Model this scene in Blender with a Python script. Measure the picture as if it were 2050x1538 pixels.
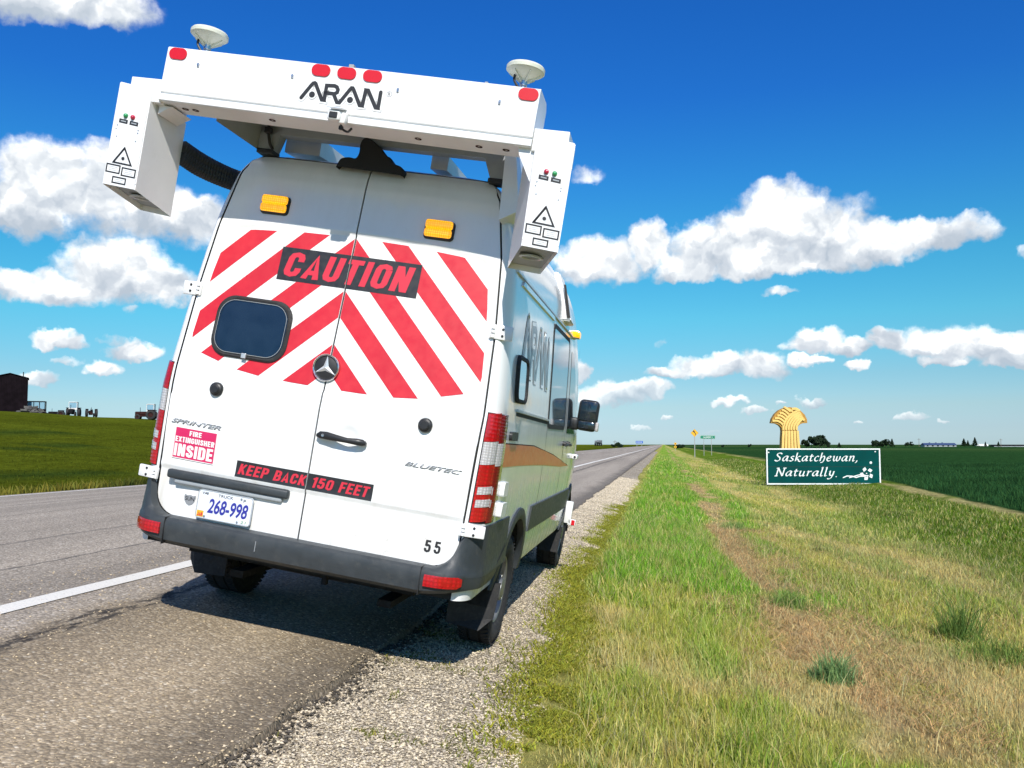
import bpy, bmesh, math, random
import numpy as np
from mathutils import Vector, Matrix

for o in list(bpy.data.objects):
    bpy.data.objects.remove(o)
scene = bpy.context.scene
COL = scene.collection
random.seed(7)
RNG = np.random.default_rng(11)
rad = math.radians

# ------------------------------------------------------------------ camera
F_PX, PITCH, HEAD = 1800.0, rad(3.846), rad(9.56)     # focal length in photo pixels, upward tilt, turn to the left of the road
CAM_Z = 1.5
cam_data = bpy.data.cameras.new('camera')
cam_data.sensor_width = 36.0
cam_data.lens = F_PX / 2050.0 * 36.0
cam_data.clip_start = 0.05
cam_data.clip_end = 20000.0
cam = bpy.data.objects.new('camera', cam_data)
COL.objects.link(cam)
cam.location = (0, 0, CAM_Z)
cam.rotation_euler = (rad(90) + PITCH, 0, HEAD)
scene.camera = cam

def ray_dir(px, py):
    """world direction of a photo pixel (used to lay out the surveyed positions)"""
    x, y = (px - 1025) / F_PX, -(py - 769) / F_PX
    c, s = math.cos(PITCH), math.sin(PITCH)
    v = Vector((x, c - s * y, s + c * y))
    return Matrix.Rotation(HEAD, 3, 'Z') @ v

def place(px, py, depth):
    d = ray_dir(px, py)
    f = Matrix.Rotation(HEAD, 3, 'Z') @ Vector((0, math.cos(PITCH), math.sin(PITCH)))
    return Vector((0, 0, CAM_Z)) + d * (depth / d.dot(f))

# ------------------------------------------------------------------ sun, sky, exposure
SUN_DIR = Vector((-0.40, 1.17, -1.00)).normalized()       # direction the light travels
sun_data = bpy.data.lights.new('sun', 'SUN')
sun_data.energy = 3.5
sun_data.angle = rad(0.53)
sun_data.color = (1.0, 0.955, 0.88)
sun = bpy.data.objects.new('sun', sun_data)
COL.objects.link(sun)
sun.rotation_euler = SUN_DIR.to_track_quat('-Z', 'Y').to_euler()

scene.view_settings.view_transform = 'Standard'
scene.view_settings.look = 'None'
scene.view_settings.exposure = 0.62
scene.view_settings.gamma = 1.0
scene.view_settings.use_curve_mapping = False
scene.cycles.max_bounces = 6
scene.cycles.transparent_max_bounces = 6
scene.cycles.use_denoising = True

world = bpy.data.worlds.new('World')
scene.world = world
world.use_nodes = True
wt = world.node_tree
for n in list(wt.nodes):
    wt.nodes.remove(n)

class NT:
    """small helper that writes shader nodes as expressions"""
    def __init__(self, tree): self.t = tree
    def put(self, sock, v):
        if v is None: return
        if isinstance(v, bpy.types.NodeSocket): self.t.links.new(v, sock)
        else: sock.default_value = v
    def node(self, kind, **kw):
        n = self.t.nodes.new(kind)
        for k, v in kw.items(): setattr(n, k, v)
        return n
    def m(self, op, a, b=None, c=None, clamp=False):
        n = self.node('ShaderNodeMath', operation=op, use_clamp=clamp)
        for i, v in enumerate((a, b, c)): self.put(n.inputs[i], v)
        return n.outputs[0]
    def v(self, op, a, b=None, c=None):
        n = self.node('ShaderNodeVectorMath', operation=op)
        for i, x in enumerate((a, b, c)): self.put(n.inputs[i], x)
        return n.outputs['Value'] if op in ('DOT_PRODUCT', 'LENGTH') else n.outputs[0]
    def comb(self, x, y, z):
        n = self.node('ShaderNodeCombineXYZ')
        for i, v in enumerate((x, y, z)): self.put(n.inputs[i], v)
        return n.outputs[0]
    def sep(self, v):
        n = self.node('ShaderNodeSeparateXYZ'); self.put(n.inputs[0], v); return n.outputs
    def noise(self, vec, scale, detail=3.0, rough=0.55, dist=0.0, out=0):
        n = self.node('ShaderNodeTexNoise'); self.put(n.inputs['Vector'], vec)
        n.inputs['Scale'].default_value = scale; n.inputs['Detail'].default_value = detail
        n.inputs['Roughness'].default_value = rough; n.inputs['Distortion'].default_value = dist
        return n.outputs[out]
    def voro(self, vec, scale, feature='F1', out='Distance', rnd=1.0):
        n = self.node('ShaderNodeTexVoronoi', feature=feature); self.put(n.inputs['Vector'], vec)
        n.inputs['Scale'].default_value = scale; n.inputs['Randomness'].default_value = rnd
        return n.outputs[out]
    def mix(self, fac, a, b, blend='MIX'):
        n = self.node('ShaderNodeMix', data_type='RGBA', blend_type=blend)
        self.put(n.inputs[0], fac); self.put(n.inputs[6], a if isinstance(a, bpy.types.NodeSocket) else c4(a))
        self.put(n.inputs[7], b if isinstance(b, bpy.types.NodeSocket) else c4(b))
        return n.outputs[2]
    def ramp(self, fac, stops, interp='LINEAR'):
        n = self.node('ShaderNodeValToRGB'); self.put(n.inputs[0], fac)
        cr = n.color_ramp; cr.interpolation = interp
        while len(cr.elements) > 1: cr.elements.remove(cr.elements[-1])
        cr.elements[0].position = stops[0][0]; cr.elements[0].color = c4(stops[0][1])
        for p, c in stops[1:]:
            e = cr.elements.new(p); e.color = c4(c)
        return n.outputs[0]
    def mrange(self, v, a, b, c=0.0, d=1.0, smooth=True):
        n = self.node('ShaderNodeMapRange', interpolation_type='SMOOTHSTEP' if smooth else 'LINEAR')
        self.put(n.inputs[0], v)
        for i, x in enumerate((a, b, c, d)): self.put(n.inputs[i + 1], x)
        return n.outputs[0]

def c4(c):
    if isinstance(c, (int, float)): c = (c, c, c)
    return (c[0], c[1], c[2], 1.0)

def build_world():
    N = NT(wt)
    tc = N.node('ShaderNodeTexCoord')
    sky = N.node('ShaderNodeTexSky', sky_type='NISHITA', sun_disc=False)
    el_s = math.asin(-SUN_DIR.z)
    sky.sun_elevation = el_s
    sky.sun_rotation = math.atan2(-SUN_DIR.x, -SUN_DIR.y)
    sky.altitude = 700; sky.air_density = 1.0; sky.dust_density = 0.25; sky.ozone_density = 3.0
    d = N.v('NORMALIZE', tc.outputs['Generated'])
    x, y, z = N.sep(d)
    az = N.m('ARCTAN2', x, y)
    el = N.m('ARCSINE', z)
    # deeper, more saturated blue overhead as in the clear prairie air
    hs = N.node('ShaderNodeHueSaturation'); hs.inputs['Saturation'].default_value = 1.28
    hs.inputs['Hue'].default_value = 0.497
    wt.links.new(sky.outputs[0], hs.inputs['Color'])
    G = [(0.003, (0.408, 0.569, 0.893)), (0.018, (0.429, 0.547, 0.798)), (0.041, (0.487, 0.577, 0.694)), (0.074, (0.477, 0.63, 0.681)), (0.137, (0.409, 0.84, 0.784)),
         (0.197, (0.349, 0.876, 0.846)), (0.28, (0.288, 0.786, 0.98)), (0.37, (0.236, 0.651, 1.06)), (0.46, (0.235, 0.635, 1.09))]
    base = N.ramp(N.m('MULTIPLY', el, 2.0), [(e * 2, tuple(q * 0.445 for q in c)) for e, c in G])
    base = N.mix(1.0, base, (2.0, 2.0, 2.0), 'MULTIPLY')
    skycol = N.mix(1.0, hs.outputs[0], base, 'MULTIPLY')
    # cumulus clouds: (x, y, half width, height above, depth below) surveyed from the sky
    blobs = [
        (95, 365, 125, 100, 105), (235, 365, 130, 85, 110), (40, 430, 120, 60, 45), (380, 430, 100, 55, 65), (310, 420, 120, 80, 70),
        (225, 555, 120, 98, 62), (95, 585, 125, 52, 30), (320, 575, 90, 66, 42), (20, 565, 60, 35, 40),
        (130, 685, 50, 24, 14), (262, 708, 62, 26, 15), (203, 742, 42, 22, 14), (78, 763, 40, 24, 14), (268, 622, 36, 14, 22, .42), (140, 722, 48, 16, 10, .45), (218, 686, 34, 18, 12, .35),
        (165, 5, 165, 60, 50), (40, 0, 120, 40, 45), 
        (1565, 430, 112, 80, 80), (1500, 470, 120, 60, 70), (1640, 470, 120, 80, 60), (1740, 495, 150, 52, 38), (1870, 480, 110, 48, 26), (1560, 530, 220, 50, 26), (1420, 505, 100, 65, 52), (1370, 540, 90, 40, 26),
        (1200, 530, 105, 70, 44), (1300, 495, 60, 55, 45), (1165, 350, 80, 44, 26, .38), (1556, 583, 46, 16, 11, .55), (2045, 510, 26, 26, 16, .5), (1720, 415, 100, 60, 50, .30), (1930, 470, 80, 50, 40, .32),
        (1420, 742, 95, 40, 20), (1520, 738, 75, 48, 24), (1340, 750, 60, 20, 12), (1330, 688, 32, 18, 12, .26),
        (1635, 692, 62, 34, 20), (1700, 700, 50, 24, 18), (1780, 690, 50, 36, 22), (1900, 692, 115, 52, 30), (2010, 705, 90, 44, 26), (1880, 724, 50, 18, 10), (2020, 728, 60, 20, 12),
        (1615, 726, 38, 18, 11), (1714, 738, 34, 18, 10), (1225, 795, 90, 34, 22), (1300, 782, 55, 24, 16), (1155, 755, 26, 32, 14),
        (1457, 808, 36, 14, 8), (1512, 825, 32, 11, 7), (1622, 802, 34, 14, 9), (1820, 838, 34, 13, 8), (1330, 834, 20, 7, 4, .75), (1284, 859, 22, 7, 4, .75), (1555, 806, 14, 7, 5, .75), (1420, 864, 24, 6, 4, .75), (1725, 838, 16, 6, 5, .75), (1880, 850, 16, 5, 4, .75),
    ]
    # the same fair-weather cumulus goes on all round, outside the view
    rr = random.Random(5)
    for k in range(43):
        a = rr.uniform(0.72, 2 * math.pi - 0.60) - HEAD
        e = rr.uniform(0.03, 1.05); s = (0.04 + 0.20 * e) * rr.uniform(0.7, 1.4)
        blobs.append(('free', a, e, s, s * 0.55, s * 0.35))
    while len(blobs) % 3: blobs.append(('free', math.pi, 0.2, 0.03, 0.012, 0.008))
    A = []
    for b in blobs:
        if b[0] == 'free':
            a = (b[1] + math.pi) % (2 * math.pi) - math.pi
            A.append((a, b[2], b[3], b[4], b[5], 1.0)); continue
        dv = ray_dir(b[0], b[1]).normalized()
        sc = F_PX * 1.02
        A.append((math.atan2(dv.x, dv.y), math.asin(dv.z), b[2] / sc, b[3] / sc, b[4] / sc, b[5] if len(b) > 5 else 1.0))
    # wobble the coordinates so that the outlines billow
    p = N.comb(az, el, 0.0)
    w1 = N.noise(p, 16.0, 4.0, 0.6, 0.0, 1)
    w2 = N.noise(p, 60.0, 5.0, 0.62, 0.0, 1)
    off = N.v('SUBTRACT', w1, (0.5, 0.5, 0.5))
    off2 = N.v('SUBTRACT', w2, (0.5, 0.5, 0.5))
    pw = N.v('MULTIPLY_ADD', off, (0.060, 0.040, 0), p)
    pw = N.v('MULTIPLY_ADD', off2, (0.017, 0.015, 0), pw)
    ax, ey, _ = N.sep(pw)
    azv, elv = N.comb(ax, ax, ax), N.comb(ey, ey, ey)
    Fm = (0, 0, 0); SW = (1e-4, 1e-4, 1e-4); SV = (0, 0, 0)
    for i in range(0, len(A), 3):
        g = A[i:i + 3]
        ia = [1 / q[2] for q in g]
        U = N.v('MULTIPLY_ADD', azv, tuple(ia), tuple(-q[0] * s for q, s in zip(g, ia)))
        V = N.v('SUBTRACT', elv, tuple(q[1] for q in g))
        up = [1 / q[3] for q in g]; dn = [1 / q[4] for q in g]
        su = tuple((u + w) / 2 for u, w in zip(up, dn)); sd = tuple((u - w) / 2 for u, w in zip(up, dn))
        Vs = N.v('MULTIPLY', V, su)
        VV = N.v('MULTIPLY_ADD', N.v('ABSOLUTE', V), sd, Vs)
        D = N.v('MULTIPLY_ADD', U, U, N.v('MULTIPLY', VV, VV))
        Wt = N.v('MAXIMUM', N.v('SUBTRACT', tuple(q[5] for q in g), D), (0, 0, 0))
        Fm = N.v('MAXIMUM', Fm, Wt)
        W2 = N.v('MULTIPLY', Wt, Wt)
        SW = N.v('ADD', SW, W2)
        SV = N.v('MULTIPLY_ADD', W2, VV, SV)
    f0, f1, f2 = N.sep(Fm)
    Ff = N.m('MAXIMUM', N.m('MAXIMUM', f0, f1), f2)
    num = N.v('DOT_PRODUCT', SV, (1, 1, 1)); den = N.v('DOT_PRODUCT', SW, (1, 1, 1))
    hgt = N.m('DIVIDE', num, den)
    nb = N.noise(p, 45.0, 7.0, 0.62)
    up_p = N.v('ADD', pw, (0.004, -0.016, 0.0))
    nr1 = N.noise(pw, 30.0, 3.0, 0.5); nr2 = N.noise(up_p, 30.0, 3.0, 0.5)
    dens = N.m('ADD', Ff, N.m('MULTIPLY', N.m('SUBTRACT', nb, 0.5), 0.95))
    cov = N.m('MULTIPLY', N.m('POWER', N.mrange(dens, -0.08, 0.72), 1.35), N.mrange(Ff, 0.0, 0.22))
    relief = N.m('MULTIPLY', N.m('SUBTRACT', nr1, nr2), 3.6)
    sh = N.m('ADD', N.m('ADD', hgt, relief), N.m('MULTIPLY', N.m('SUBTRACT', N.noise(p, 13.0, 2.0), 0.5), 2.2))
    ccol = N.ramp(N.mrange(sh, -1.1, 0.95, smooth=False), [(0.0, (3.3, 3.8, 4.4)), (0.3, (4.3, 4.7, 5.2)), (0.55, (5.6, 5.9, 6.2)), (0.75, (7.4, 7.5, 7.6)), (1.0, (9.6, 9.5, 9.3))])
    low = N.mrange(el, 0.0, 0.10)                      # clouds thin out and pick up the air's colour near the horizon
    ccol = N.mix(N.m('MULTIPLY', low, 1.0), N.mix(0.45, ccol, skycol), ccol)
    cov = N.m('MULTIPLY', cov, N.mrange(el, 0.0, 0.03))
    colr = N.mix(cov, skycol, ccol)
    bg = N.node('ShaderNodeBackground'); bg.inputs[1].default_value = 0.10
    wt.links.new(colr, bg.inputs[0])
    out = N.node('ShaderNodeOutputWorld')
    wt.links.new(bg.outputs[0], out.inputs[0])
build_world()
world.cycles.sampling_method = 'MANUAL'
world.cycles.sample_map_resolution = 256

# ------------------------------------------------------------------ materials
MATS = {}
def material(name, col=0.5, rough=0.5, metal=0.0, coat=0.0, spec=0.5, var=0.0, vscale=8.0, bump=0.0, bscale=60.0,
             transmission=0.0, alpha=1.0, custom=None, dirt=None):
    m = bpy.data.materials.new(name); m.use_nodes = True
    t = m.node_tree; b = t.nodes['Principled BSDF']; N = NT(t)
    b.inputs['Base Color'].default_value = c4(col)
    b.inputs['Roughness'].default_value = rough
    b.inputs['Metallic'].default_value = metal
    b.inputs['Coat Weight'].default_value = coat
    b.inputs['Coat Roughness'].default_value = 0.08
    b.inputs['Specular IOR Level'].default_value = spec
    b.inputs['Transmission Weight'].default_value = transmission
    b.inputs['Alpha'].default_value = alpha
    P = N.node('ShaderNodeTexCoord').outputs['Object']
    if var or dirt:
        n1 = N.noise(P, vscale, 6.0, 0.62)
        c = N.mix(N.mrange(n1, 0.3, 0.7), tuple(max(0, x * (1 - var)) for x in c4(col)[:3]), tuple(min(1, x * (1 + var)) for x in c4(col)[:3]))
        if dirt:
            n2 = N.noise(P, vscale * 2.7, 8.0, 0.7)
            c = N.mix(N.m('MULTIPLY', N.mrange(n2, 0.52, 0.75), dirt[1]), c, dirt[0])
        t.links.new(c, b.inputs['Base Color'])
        r = N.mrange(N.noise(P, vscale * 4, 5.0), 0.3, 0.7, rough * 0.8, min(1, rough * 1.25), False)
        t.links.new(r, b.inputs['Roughness'])
    if bump:
        bn = N.node('ShaderNodeBump'); bn.inputs['Strength'].default_value = 1.0; bn.inputs['Distance'].default_value = bump
        t.links.new(N.noise(P, bscale, 5.0, 0.6), bn.inputs['Height'])
        t.links.new(bn.outputs[0], b.inputs['Normal'])
    if custom: custom(N, b, P)
    MATS[name] = m
    return m

def dusty(N, b, P):
    x, y, z = N.sep(P)
    streak = N.noise(N.v('MULTIPLY', P, (9.0, 9.0, 1.3)), 1.0, 7.0, 0.68)
    spots = N.noise(P, 26.0, 6.0, 0.7)
    low = N.m('ADD', 0.13, N.m('MULTIPLY', N.mrange(z, 1.20, 0.62), 0.75))
    k = N.m('MULTIPLY', N.m('ADD', N.m('MULTIPLY', N.mrange(streak, 0.42, 0.72), 0.6), N.m('MULTIPLY', N.mrange(spots, 0.55, 0.75), 0.5)), low)
    c = N.mix(k, N.mix(N.mrange(N.noise(P, 2.2, 4.0), 0.3, 0.7), (0.81, 0.815, 0.80), (0.85, 0.855, 0.84)), (0.46, 0.41, 0.33))
    N.t.links.new(c, b.inputs['Base Color'])
    N.t.links.new(N.m('ADD', 0.18, N.m('MULTIPLY', k, 0.9)), b.inputs['Roughness'])
    bn = N.node('ShaderNodeBump'); bn.inputs['Distance'].default_value = 0.0035; bn.inputs['Strength'].default_value = 0.5
    N.t.links.new(N.noise(P, 3.2, 2.0), bn.inputs['Height']); N.t.links.new(bn.outputs[0], b.inputs['Normal']); N.t.links.new(bn.outputs[0], b.inputs['Coat Normal'])
material('white_paint', (0.84, 0.845, 0.83), 0.22, coat=0.6, custom=dusty)
material('white_metal', (0.82, 0.82, 0.81), 0.35, coat=0.3, var=0.03, vscale=4, dirt=((0.5, 0.48, 0.44), 0.12))
material('vinyl_white', (0.80, 0.80, 0.78), 0.40, var=0.02, vscale=5)
material('vinyl_red', (0.58, 0.018, 0.032), 0.42, var=0.06, vscale=6)
material('vinyl_black', (0.022, 0.022, 0.024), 0.42, var=0.1)
material('letter_red', (0.62, 0.03, 0.055), 0.42)
material('sticker_pink', (0.62, 0.02, 0.115), 0.45, var=0.05)
material('letter_white', (0.82, 0.82, 0.80), 0.5)
material('letter_black', (0.02, 0.02, 0.022), 0.5)
material('letter_blue', (0.03, 0.035, 0.30), 0.5)
material('letter_green', (0.03, 0.25, 0.12), 0.5)
material('plate_white', (0.72, 0.76, 0.82), 0.35, var=0.03)
material('sticker_yellow', (0.75, 0.42, 0.02), 0.45)
material('bumper_grey', (0.036, 0.043, 0.048), 0.5, var=0.14, vscale=7, bump=0.0006, bscale=420, dirt=((0.12, 0.115, 0.10), 0.28))
material('black_plastic', (0.018, 0.019, 0.021), 0.45, var=0.15, bump=0.0004, bscale=300)
material('gap_black', (0.012, 0.012, 0.013), 0.7)
material('underbody', (0.006, 0.006, 0.006), 0.85, var=0.3)
material('rubber', (0.020, 0.020, 0.021), 0.75, var=0.25, vscale=14, dirt=((0.12, 0.105, 0.085), 0.35))
material('tyre_rubber', (0.018, 0.018, 0.019), 0.85, var=0.3, vscale=12, bump=0.001, bscale=90, dirt=((0.16, 0.14, 0.11), 0.35))
material('rim_steel', (0.22, 0.23, 0.235), 0.4, metal=0.6, var=0.12, dirt=((0.12, 0.10, 0.08), 0.4))
material('steel', (0.55, 0.56, 0.57), 0.3, metal=0.9, var=0.1)
material('chrome', (0.75, 0.76, 0.78), 0.12, metal=1.0)
material('bright_metal', (0.66, 0.67, 0.69), 0.28, metal=0.35, coat=0.3)
material('badge_grey', (0.36, 0.37, 0.39), 0.3, metal=0.35, coat=0.3)
material('aluminium', (0.60, 0.62, 0.63), 0.38, metal=0.55, var=0.06)
material('beam_grey', (0.33, 0.36, 0.38), 0.5, var=0.05, dirt=((0.2, 0.19, 0.17), 0.2))
material('tinted_glass', (0.012, 0.020, 0.030), 0.035, spec=0.75, coat=0.4, var=0.3, vscale=5)
material('side_glass', (0.24, 0.32, 0.38), 0.04, metal=0.55)
material('mirror_glass', (0.60, 0.68, 0.74), 0.06, metal=0.8)
material('cream_plastic', (0.66, 0.67, 0.56), 0.45, var=0.04)
material('led_green', (0.03, 0.30, 0.10), 0.2, coat=0.6)
material('led_red', (0.50, 0.02, 0.06), 0.2, coat=0.6)
def lens_custom(scale, amp):
    def f(N, b, P):
        v = N.voro(P, scale, rnd=0.2)
        bn = N.node('ShaderNodeBump'); bn.inputs['Distance'].default_value = amp; bn.inputs['Strength'].default_value = 1.0
        N.t.links.new(v, bn.inputs['Height']); N.t.links.new(bn.outputs[0], b.inputs['Normal'])
        N.t.links.new(N.mix(N.mrange(v, 0.15, 0.6), tuple(b.inputs['Base Color'].default_value)[:3], tuple(0.68 * q for q in tuple(b.inputs['Base Color'].default_value)[:3])), b.inputs['Base Color'])
    return f
def lit_amber(N, b, P):
    v = N.voro(P, 80, rnd=0.15)
    c = N.mix(N.mrange(v, 0.1, 0.7), (1.0, 0.52, 0.02), (0.78, 0.30, 0.0))
    N.t.links.new(c, b.inputs['Base Color']); N.t.links.new(c, b.inputs['Emission Color']); b.inputs['Emission Strength'].default_value = 0.75
material('amber_lens', (0.90, 0.38, 0.006), 0.18, coat=0.7, custom=lit_amber)
material('red_lens', (0.52, 0.006, 0.012), 0.12, coat=0.8, custom=lens_custom(48, 0.002))
material('dark_red_lens', (0.22, 0.004, 0.010), 0.12, coat=0.8, custom=lens_custom(60, 0.002))
material('clear_lens', (0.62, 0.60, 0.60), 0.10, coat=0.8, custom=lens_custom(70, 0.003))
material('red_lamp', (0.62, 0.006, 0.014), 0.4, coat=0.2)
material('stripe_orange', (0.74, 0.165, 0.08), 0.35, coat=0.3, var=0.05)
material('logo_grey', (0.12, 0.17, 0.21), 0.35, coat=0.3)
material('logo_pale', (0.74, 0.79, 0.82), 0.35, coat=0.3)
material('sign_green', (0.000, 0.058, 0.053), 0.7, spec=0.08, var=0.18, vscale=0.9)
material('sign_white', (0.78, 0.80, 0.78), 0.45, var=0.05)
material('sheaf_yellow', (0.80, 0.55, 0.17), 0.6, spec=0.2, var=0.06, vscale=2)
material('sheaf_brown', (0.42, 0.22, 0.03), 0.6, var=0.1)
material('road_sign_yellow', (0.80, 0.42, 0.01), 0.45)
material('road_sign_green', (0.01, 0.20, 0.11), 0.45)
material('road_sign_blue', (0.03, 0.12, 0.42), 0.45)
material('post_grey', (0.30, 0.31, 0.30), 0.6, var=0.1)
material('post_wood', (0.16, 0.12, 0.09), 0.85, var=0.25)
material('barn_wood', (0.009, 0.006, 0.008), 0.95, spec=0.05, var=0.35, vscale=1.2, bump=0.01, bscale=6)  # colour taken near black, with the cloud shade on the rise put into it
material('rubble', (0.10, 0.096, 0.088), 0.95, spec=0.1, var=0.4, vscale=1.6)
material('rust', (0.035, 0.014, 0.013), 0.85, spec=0.1, var=0.4, vscale=2)
material('tractor_dark', (0.010, 0.010, 0.012), 0.85, spec=0.1, var=0.3, vscale=2)  # darkened base colour, carries the cloud shade over the far background
material('tractor_white', (0.62, 0.62, 0.60), 0.6, var=0.15, vscale=2)
material('cab_glass', (0.20, 0.36, 0.46), 0.08, spec=0.8)
material('shed_blue', (0.035, 0.06, 0.14), 0.5, var=0.1)
material('shed_wall', (0.30, 0.33, 0.34), 0.6)
material('truck_grey', (0.16, 0.17, 0.18), 0.5, var=0.3, vscale=1.5)
material('bark', (0.10, 0.075, 0.055), 0.9, var=0.3, bump=0.01, bscale=12)
material('stone_plain', (0.42, 0.40, 0.36), 0.9, var=0.3)

# ------------------------------------------------------------------ mesh helpers
def link(o, parent=None):
    COL.objects.link(o)
    if parent is not None: o.parent = parent
    return o
def tag(o, label=None, cat=None, group=None, kind=None):
    if label: o['label'] = label
    if cat: o['category'] = cat
    if group: o['group'] = group
    if kind: o['kind'] = kind
    return o
def empty(name, loc=(0, 0, 0), rz=0.0, label=None, cat=None, group=None):
    o = bpy.data.objects.new(name, None); link(o)
    o.empty_display_size = 0.2
    o.location = loc; o.rotation_euler = (0, 0, rz)
    return tag(o, label, cat, group)
def obj(name, bm, mat, parent=None, smooth=False, angle=None, label=None):
    me = bpy.data.meshes.new(name)
    bmesh.ops.recalc_face_normals(bm, faces=bm.faces[:])
    bm.to_mesh(me); bm.free()
    mats = mat if isinstance(mat, (list, tuple)) else [mat]
    for m in mats: me.materials.append(MATS[m])
    if smooth:
        me.polygons.foreach_set('use_smooth', [True] * len(me.polygons))
        if angle is not None:
            me.set_sharp_from_angle(angle=rad(angle))
    o = bpy.data.objects.new(name, me); link(o, parent)
    if label: o['label'] = label
    return o
def obj_np(name, verts, faces, mat, parent=None, smooth=False, angle=None):
    bm = bmesh.new()
    vs = [bm.verts.new(v) for v in verts]
    for f in faces:
        try: bm.faces.new([vs[i] for i in f])
        except ValueError: pass
    bmesh.ops.remove_doubles(bm, verts=bm.verts[:], dist=1e-6)
    return obj(name, bm, mat, parent, smooth, angle)
def BM(): return bmesh.new()
def box(bm, x0, x1, y0, y1, z0, z1, bev=0.0, mat=None, seg=2, mi=0):
    vs = [bm.verts.new((x, y, z)) for x in (x0, x1) for y in (y0, y1) for z in (z0, z1)]
    fs = [bm.faces.new([vs[i] for i in q]) for q in ((0, 1, 3, 2), (4, 6, 7, 5), (0, 4, 5, 1), (2, 3, 7, 6), (0, 2, 6, 4), (1, 5, 7, 3))]
    for f in fs: f.material_index = mi
    geo = vs
    if bev > 0:
        es = list({e for f in fs for e in f.edges})
        r = bmesh.ops.bevel(bm, geom=es, offset=bev, segments=seg, affect='EDGES', profile=0.5)
        geo = list({v for f in r['faces'] for v in f.verts} | {v for v in vs if v.is_valid})
    if mat is not None:
        bmesh.ops.transform(bm, matrix=mat, verts=[v for v in geo if v.is_valid])
    return geo
def hexa(bm, pts):
    """8 corners: bottom 4 (ccw) then top 4"""
    vs = [bm.verts.new(p) for p in pts]
    for q in ((3, 2, 1, 0), (4, 5, 6, 7), (0, 1, 5, 4), (1, 2, 6, 5), (2, 3, 7, 6), (3, 0, 4, 7)):
        bm.faces.new([vs[i] for i in q])
    return vs
def frame_of(d):
    d = Vector(d).normalized()
    a = Vector((0, 0, 1)) if abs(d.z) < 0.9 else Vector((1, 0, 0))
    u = d.cross(a).normalized(); return u, d.cross(u).normalized()
def cyl(bm, p0, p1, r0, r1=None, seg=16, caps=True):
    r1 = r0 if r1 is None else r1
    p0, p1 = Vector(p0), Vector(p1); u, w = frame_of(p1 - p0)
    a = [bm.verts.new(p0 + (u * math.cos(t) + w * math.sin(t)) * r0) for t in (2 * math.pi * i / seg for i in range(seg))]
    b = [bm.verts.new(p1 + (u * math.cos(t) + w * math.sin(t)) * r1) for t in (2 * math.pi * i / seg for i in range(seg))]
    for i in range(seg):
        bm.faces.new((a[i], a[(i + 1) % seg], b[(i + 1) % seg], b[i]))
    if caps: bm.faces.new(a[::-1]); bm.faces.new(b)
def lathe(bm, prof, origin, axis, seg=32):
    """prof: list of (distance along axis, radius)"""
    o = Vector(origin); ax = Vector(axis).normalized(); u, w = frame_of(ax); rings = []
    for (h, r) in prof:
        if r < 1e-5: rings.append([bm.verts.new(o + ax * h)])
        else: rings.append([bm.verts.new(o + ax * h + (u * math.cos(2 * math.pi * i / seg) + w * math.sin(2 * math.pi * i / seg)) * r) for i in range(seg)])
    for a, b in zip(rings, rings[1:]):
        for i in range(seg):
            j = (i + 1) % seg
            q = [a[i % len(a)], a[j % len(a)], b[j % len(b)], b[i % len(b)]]
            q = [v for k, v in enumerate(q) if v not in q[:k]]
            if len(q) > 2: bm.faces.new(q)
def tube(bm, pts, rfun, seg=10, caps=True):
    pts = [Vector(p) for p in pts]; rings = []; n = len(pts)
    ref = None
    for i, p in enumerate(pts):
        d = (pts[min(i + 1, n - 1)] - pts[max(i - 1, 0)]).normalized()
        if ref is None: ref, _ = frame_of(d)
        u = (ref - d * ref.dot(d)).normalized(); w = d.cross(u); ref = u
        r = rfun(i / (n - 1)) if callable(rfun) else rfun
        rings.append([bm.verts.new(p + (u * math.cos(2 * math.pi * k / seg) + w * math.sin(2 * math.pi * k / seg)) * r) for k in range(seg)])
    for a, b in zip(rings, rings[1:]):
        for k in range(seg): bm.faces.new((a[k], a[(k + 1) % seg], b[(k + 1) % seg], b[k]))
    if caps: bm.faces.new(rings[0][::-1]); bm.faces.new(rings[-1])
def catmull(pts, n=8):
    P = [np.array(p, float) for p in pts]; P = [2 * P[0] - P[1]] + P + [2 * P[-1] - P[-2]]; out = []
    for i in range(1, len(P) - 2):
        a, b, c, d = P[i - 1:i + 3]
        for k in range(n):
            t = k / n
            out.append(0.5 * ((2 * b) + (c - a) * t + (2 * a - 5 * b + 4 * c - d) * t * t + (3 * b - a - 3 * c + d) * t ** 3))
    out.append(P[-2]); return out

# ---- flat shapes (u, v) that are wrapped onto a surface
def clip_half(poly, a, b, c):
    """keep a*u + b*v + c >= 0"""
    out = []
    for i in range(len(poly)):
        p, q = poly[i], poly[(i + 1) % len(poly)]
        fp, fq = a * p[0] + b * p[1] + c, a * q[0] + b * q[1] + c
        if fp >= 0: out.append(p)
        if fp * fq < 0:
            t = fp / (fp - fq); out.append((p[0] + (q[0] - p[0]) * t, p[1] + (q[1] - p[1]) * t))
    return out
def rrect(x0, x1, z0, z1, r, n=6):
    out = []
    for cx_, cz_, a0 in ((x1 - r, z1 - r, 0), (x0 + r, z1 - r, 90), (x0 + r, z0 + r, 180), (x1 - r, z0 + r, 270)):
        for k in range(n + 1):
            a = rad(a0 + 90 * k / n); out.append((cx_ + r * math.cos(a), cz_ + r * math.sin(a)))
    return out
def disc(cx_, cz_, r, n=28): return [(cx_ + r * math.cos(2 * math.pi * k / n), cz_ + r * math.sin(2 * math.pi * k / n)) for k in range(n)]
def flat_bm(polys):
    bm = BM()
    for p in polys:
        if len(p) >= 3:
            f = bm.faces.new([bm.verts.new((q[0], q[1], 0)) for q in p])
    bmesh.ops.triangulate(bm, faces=bm.faces[:])
    return bm
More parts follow.
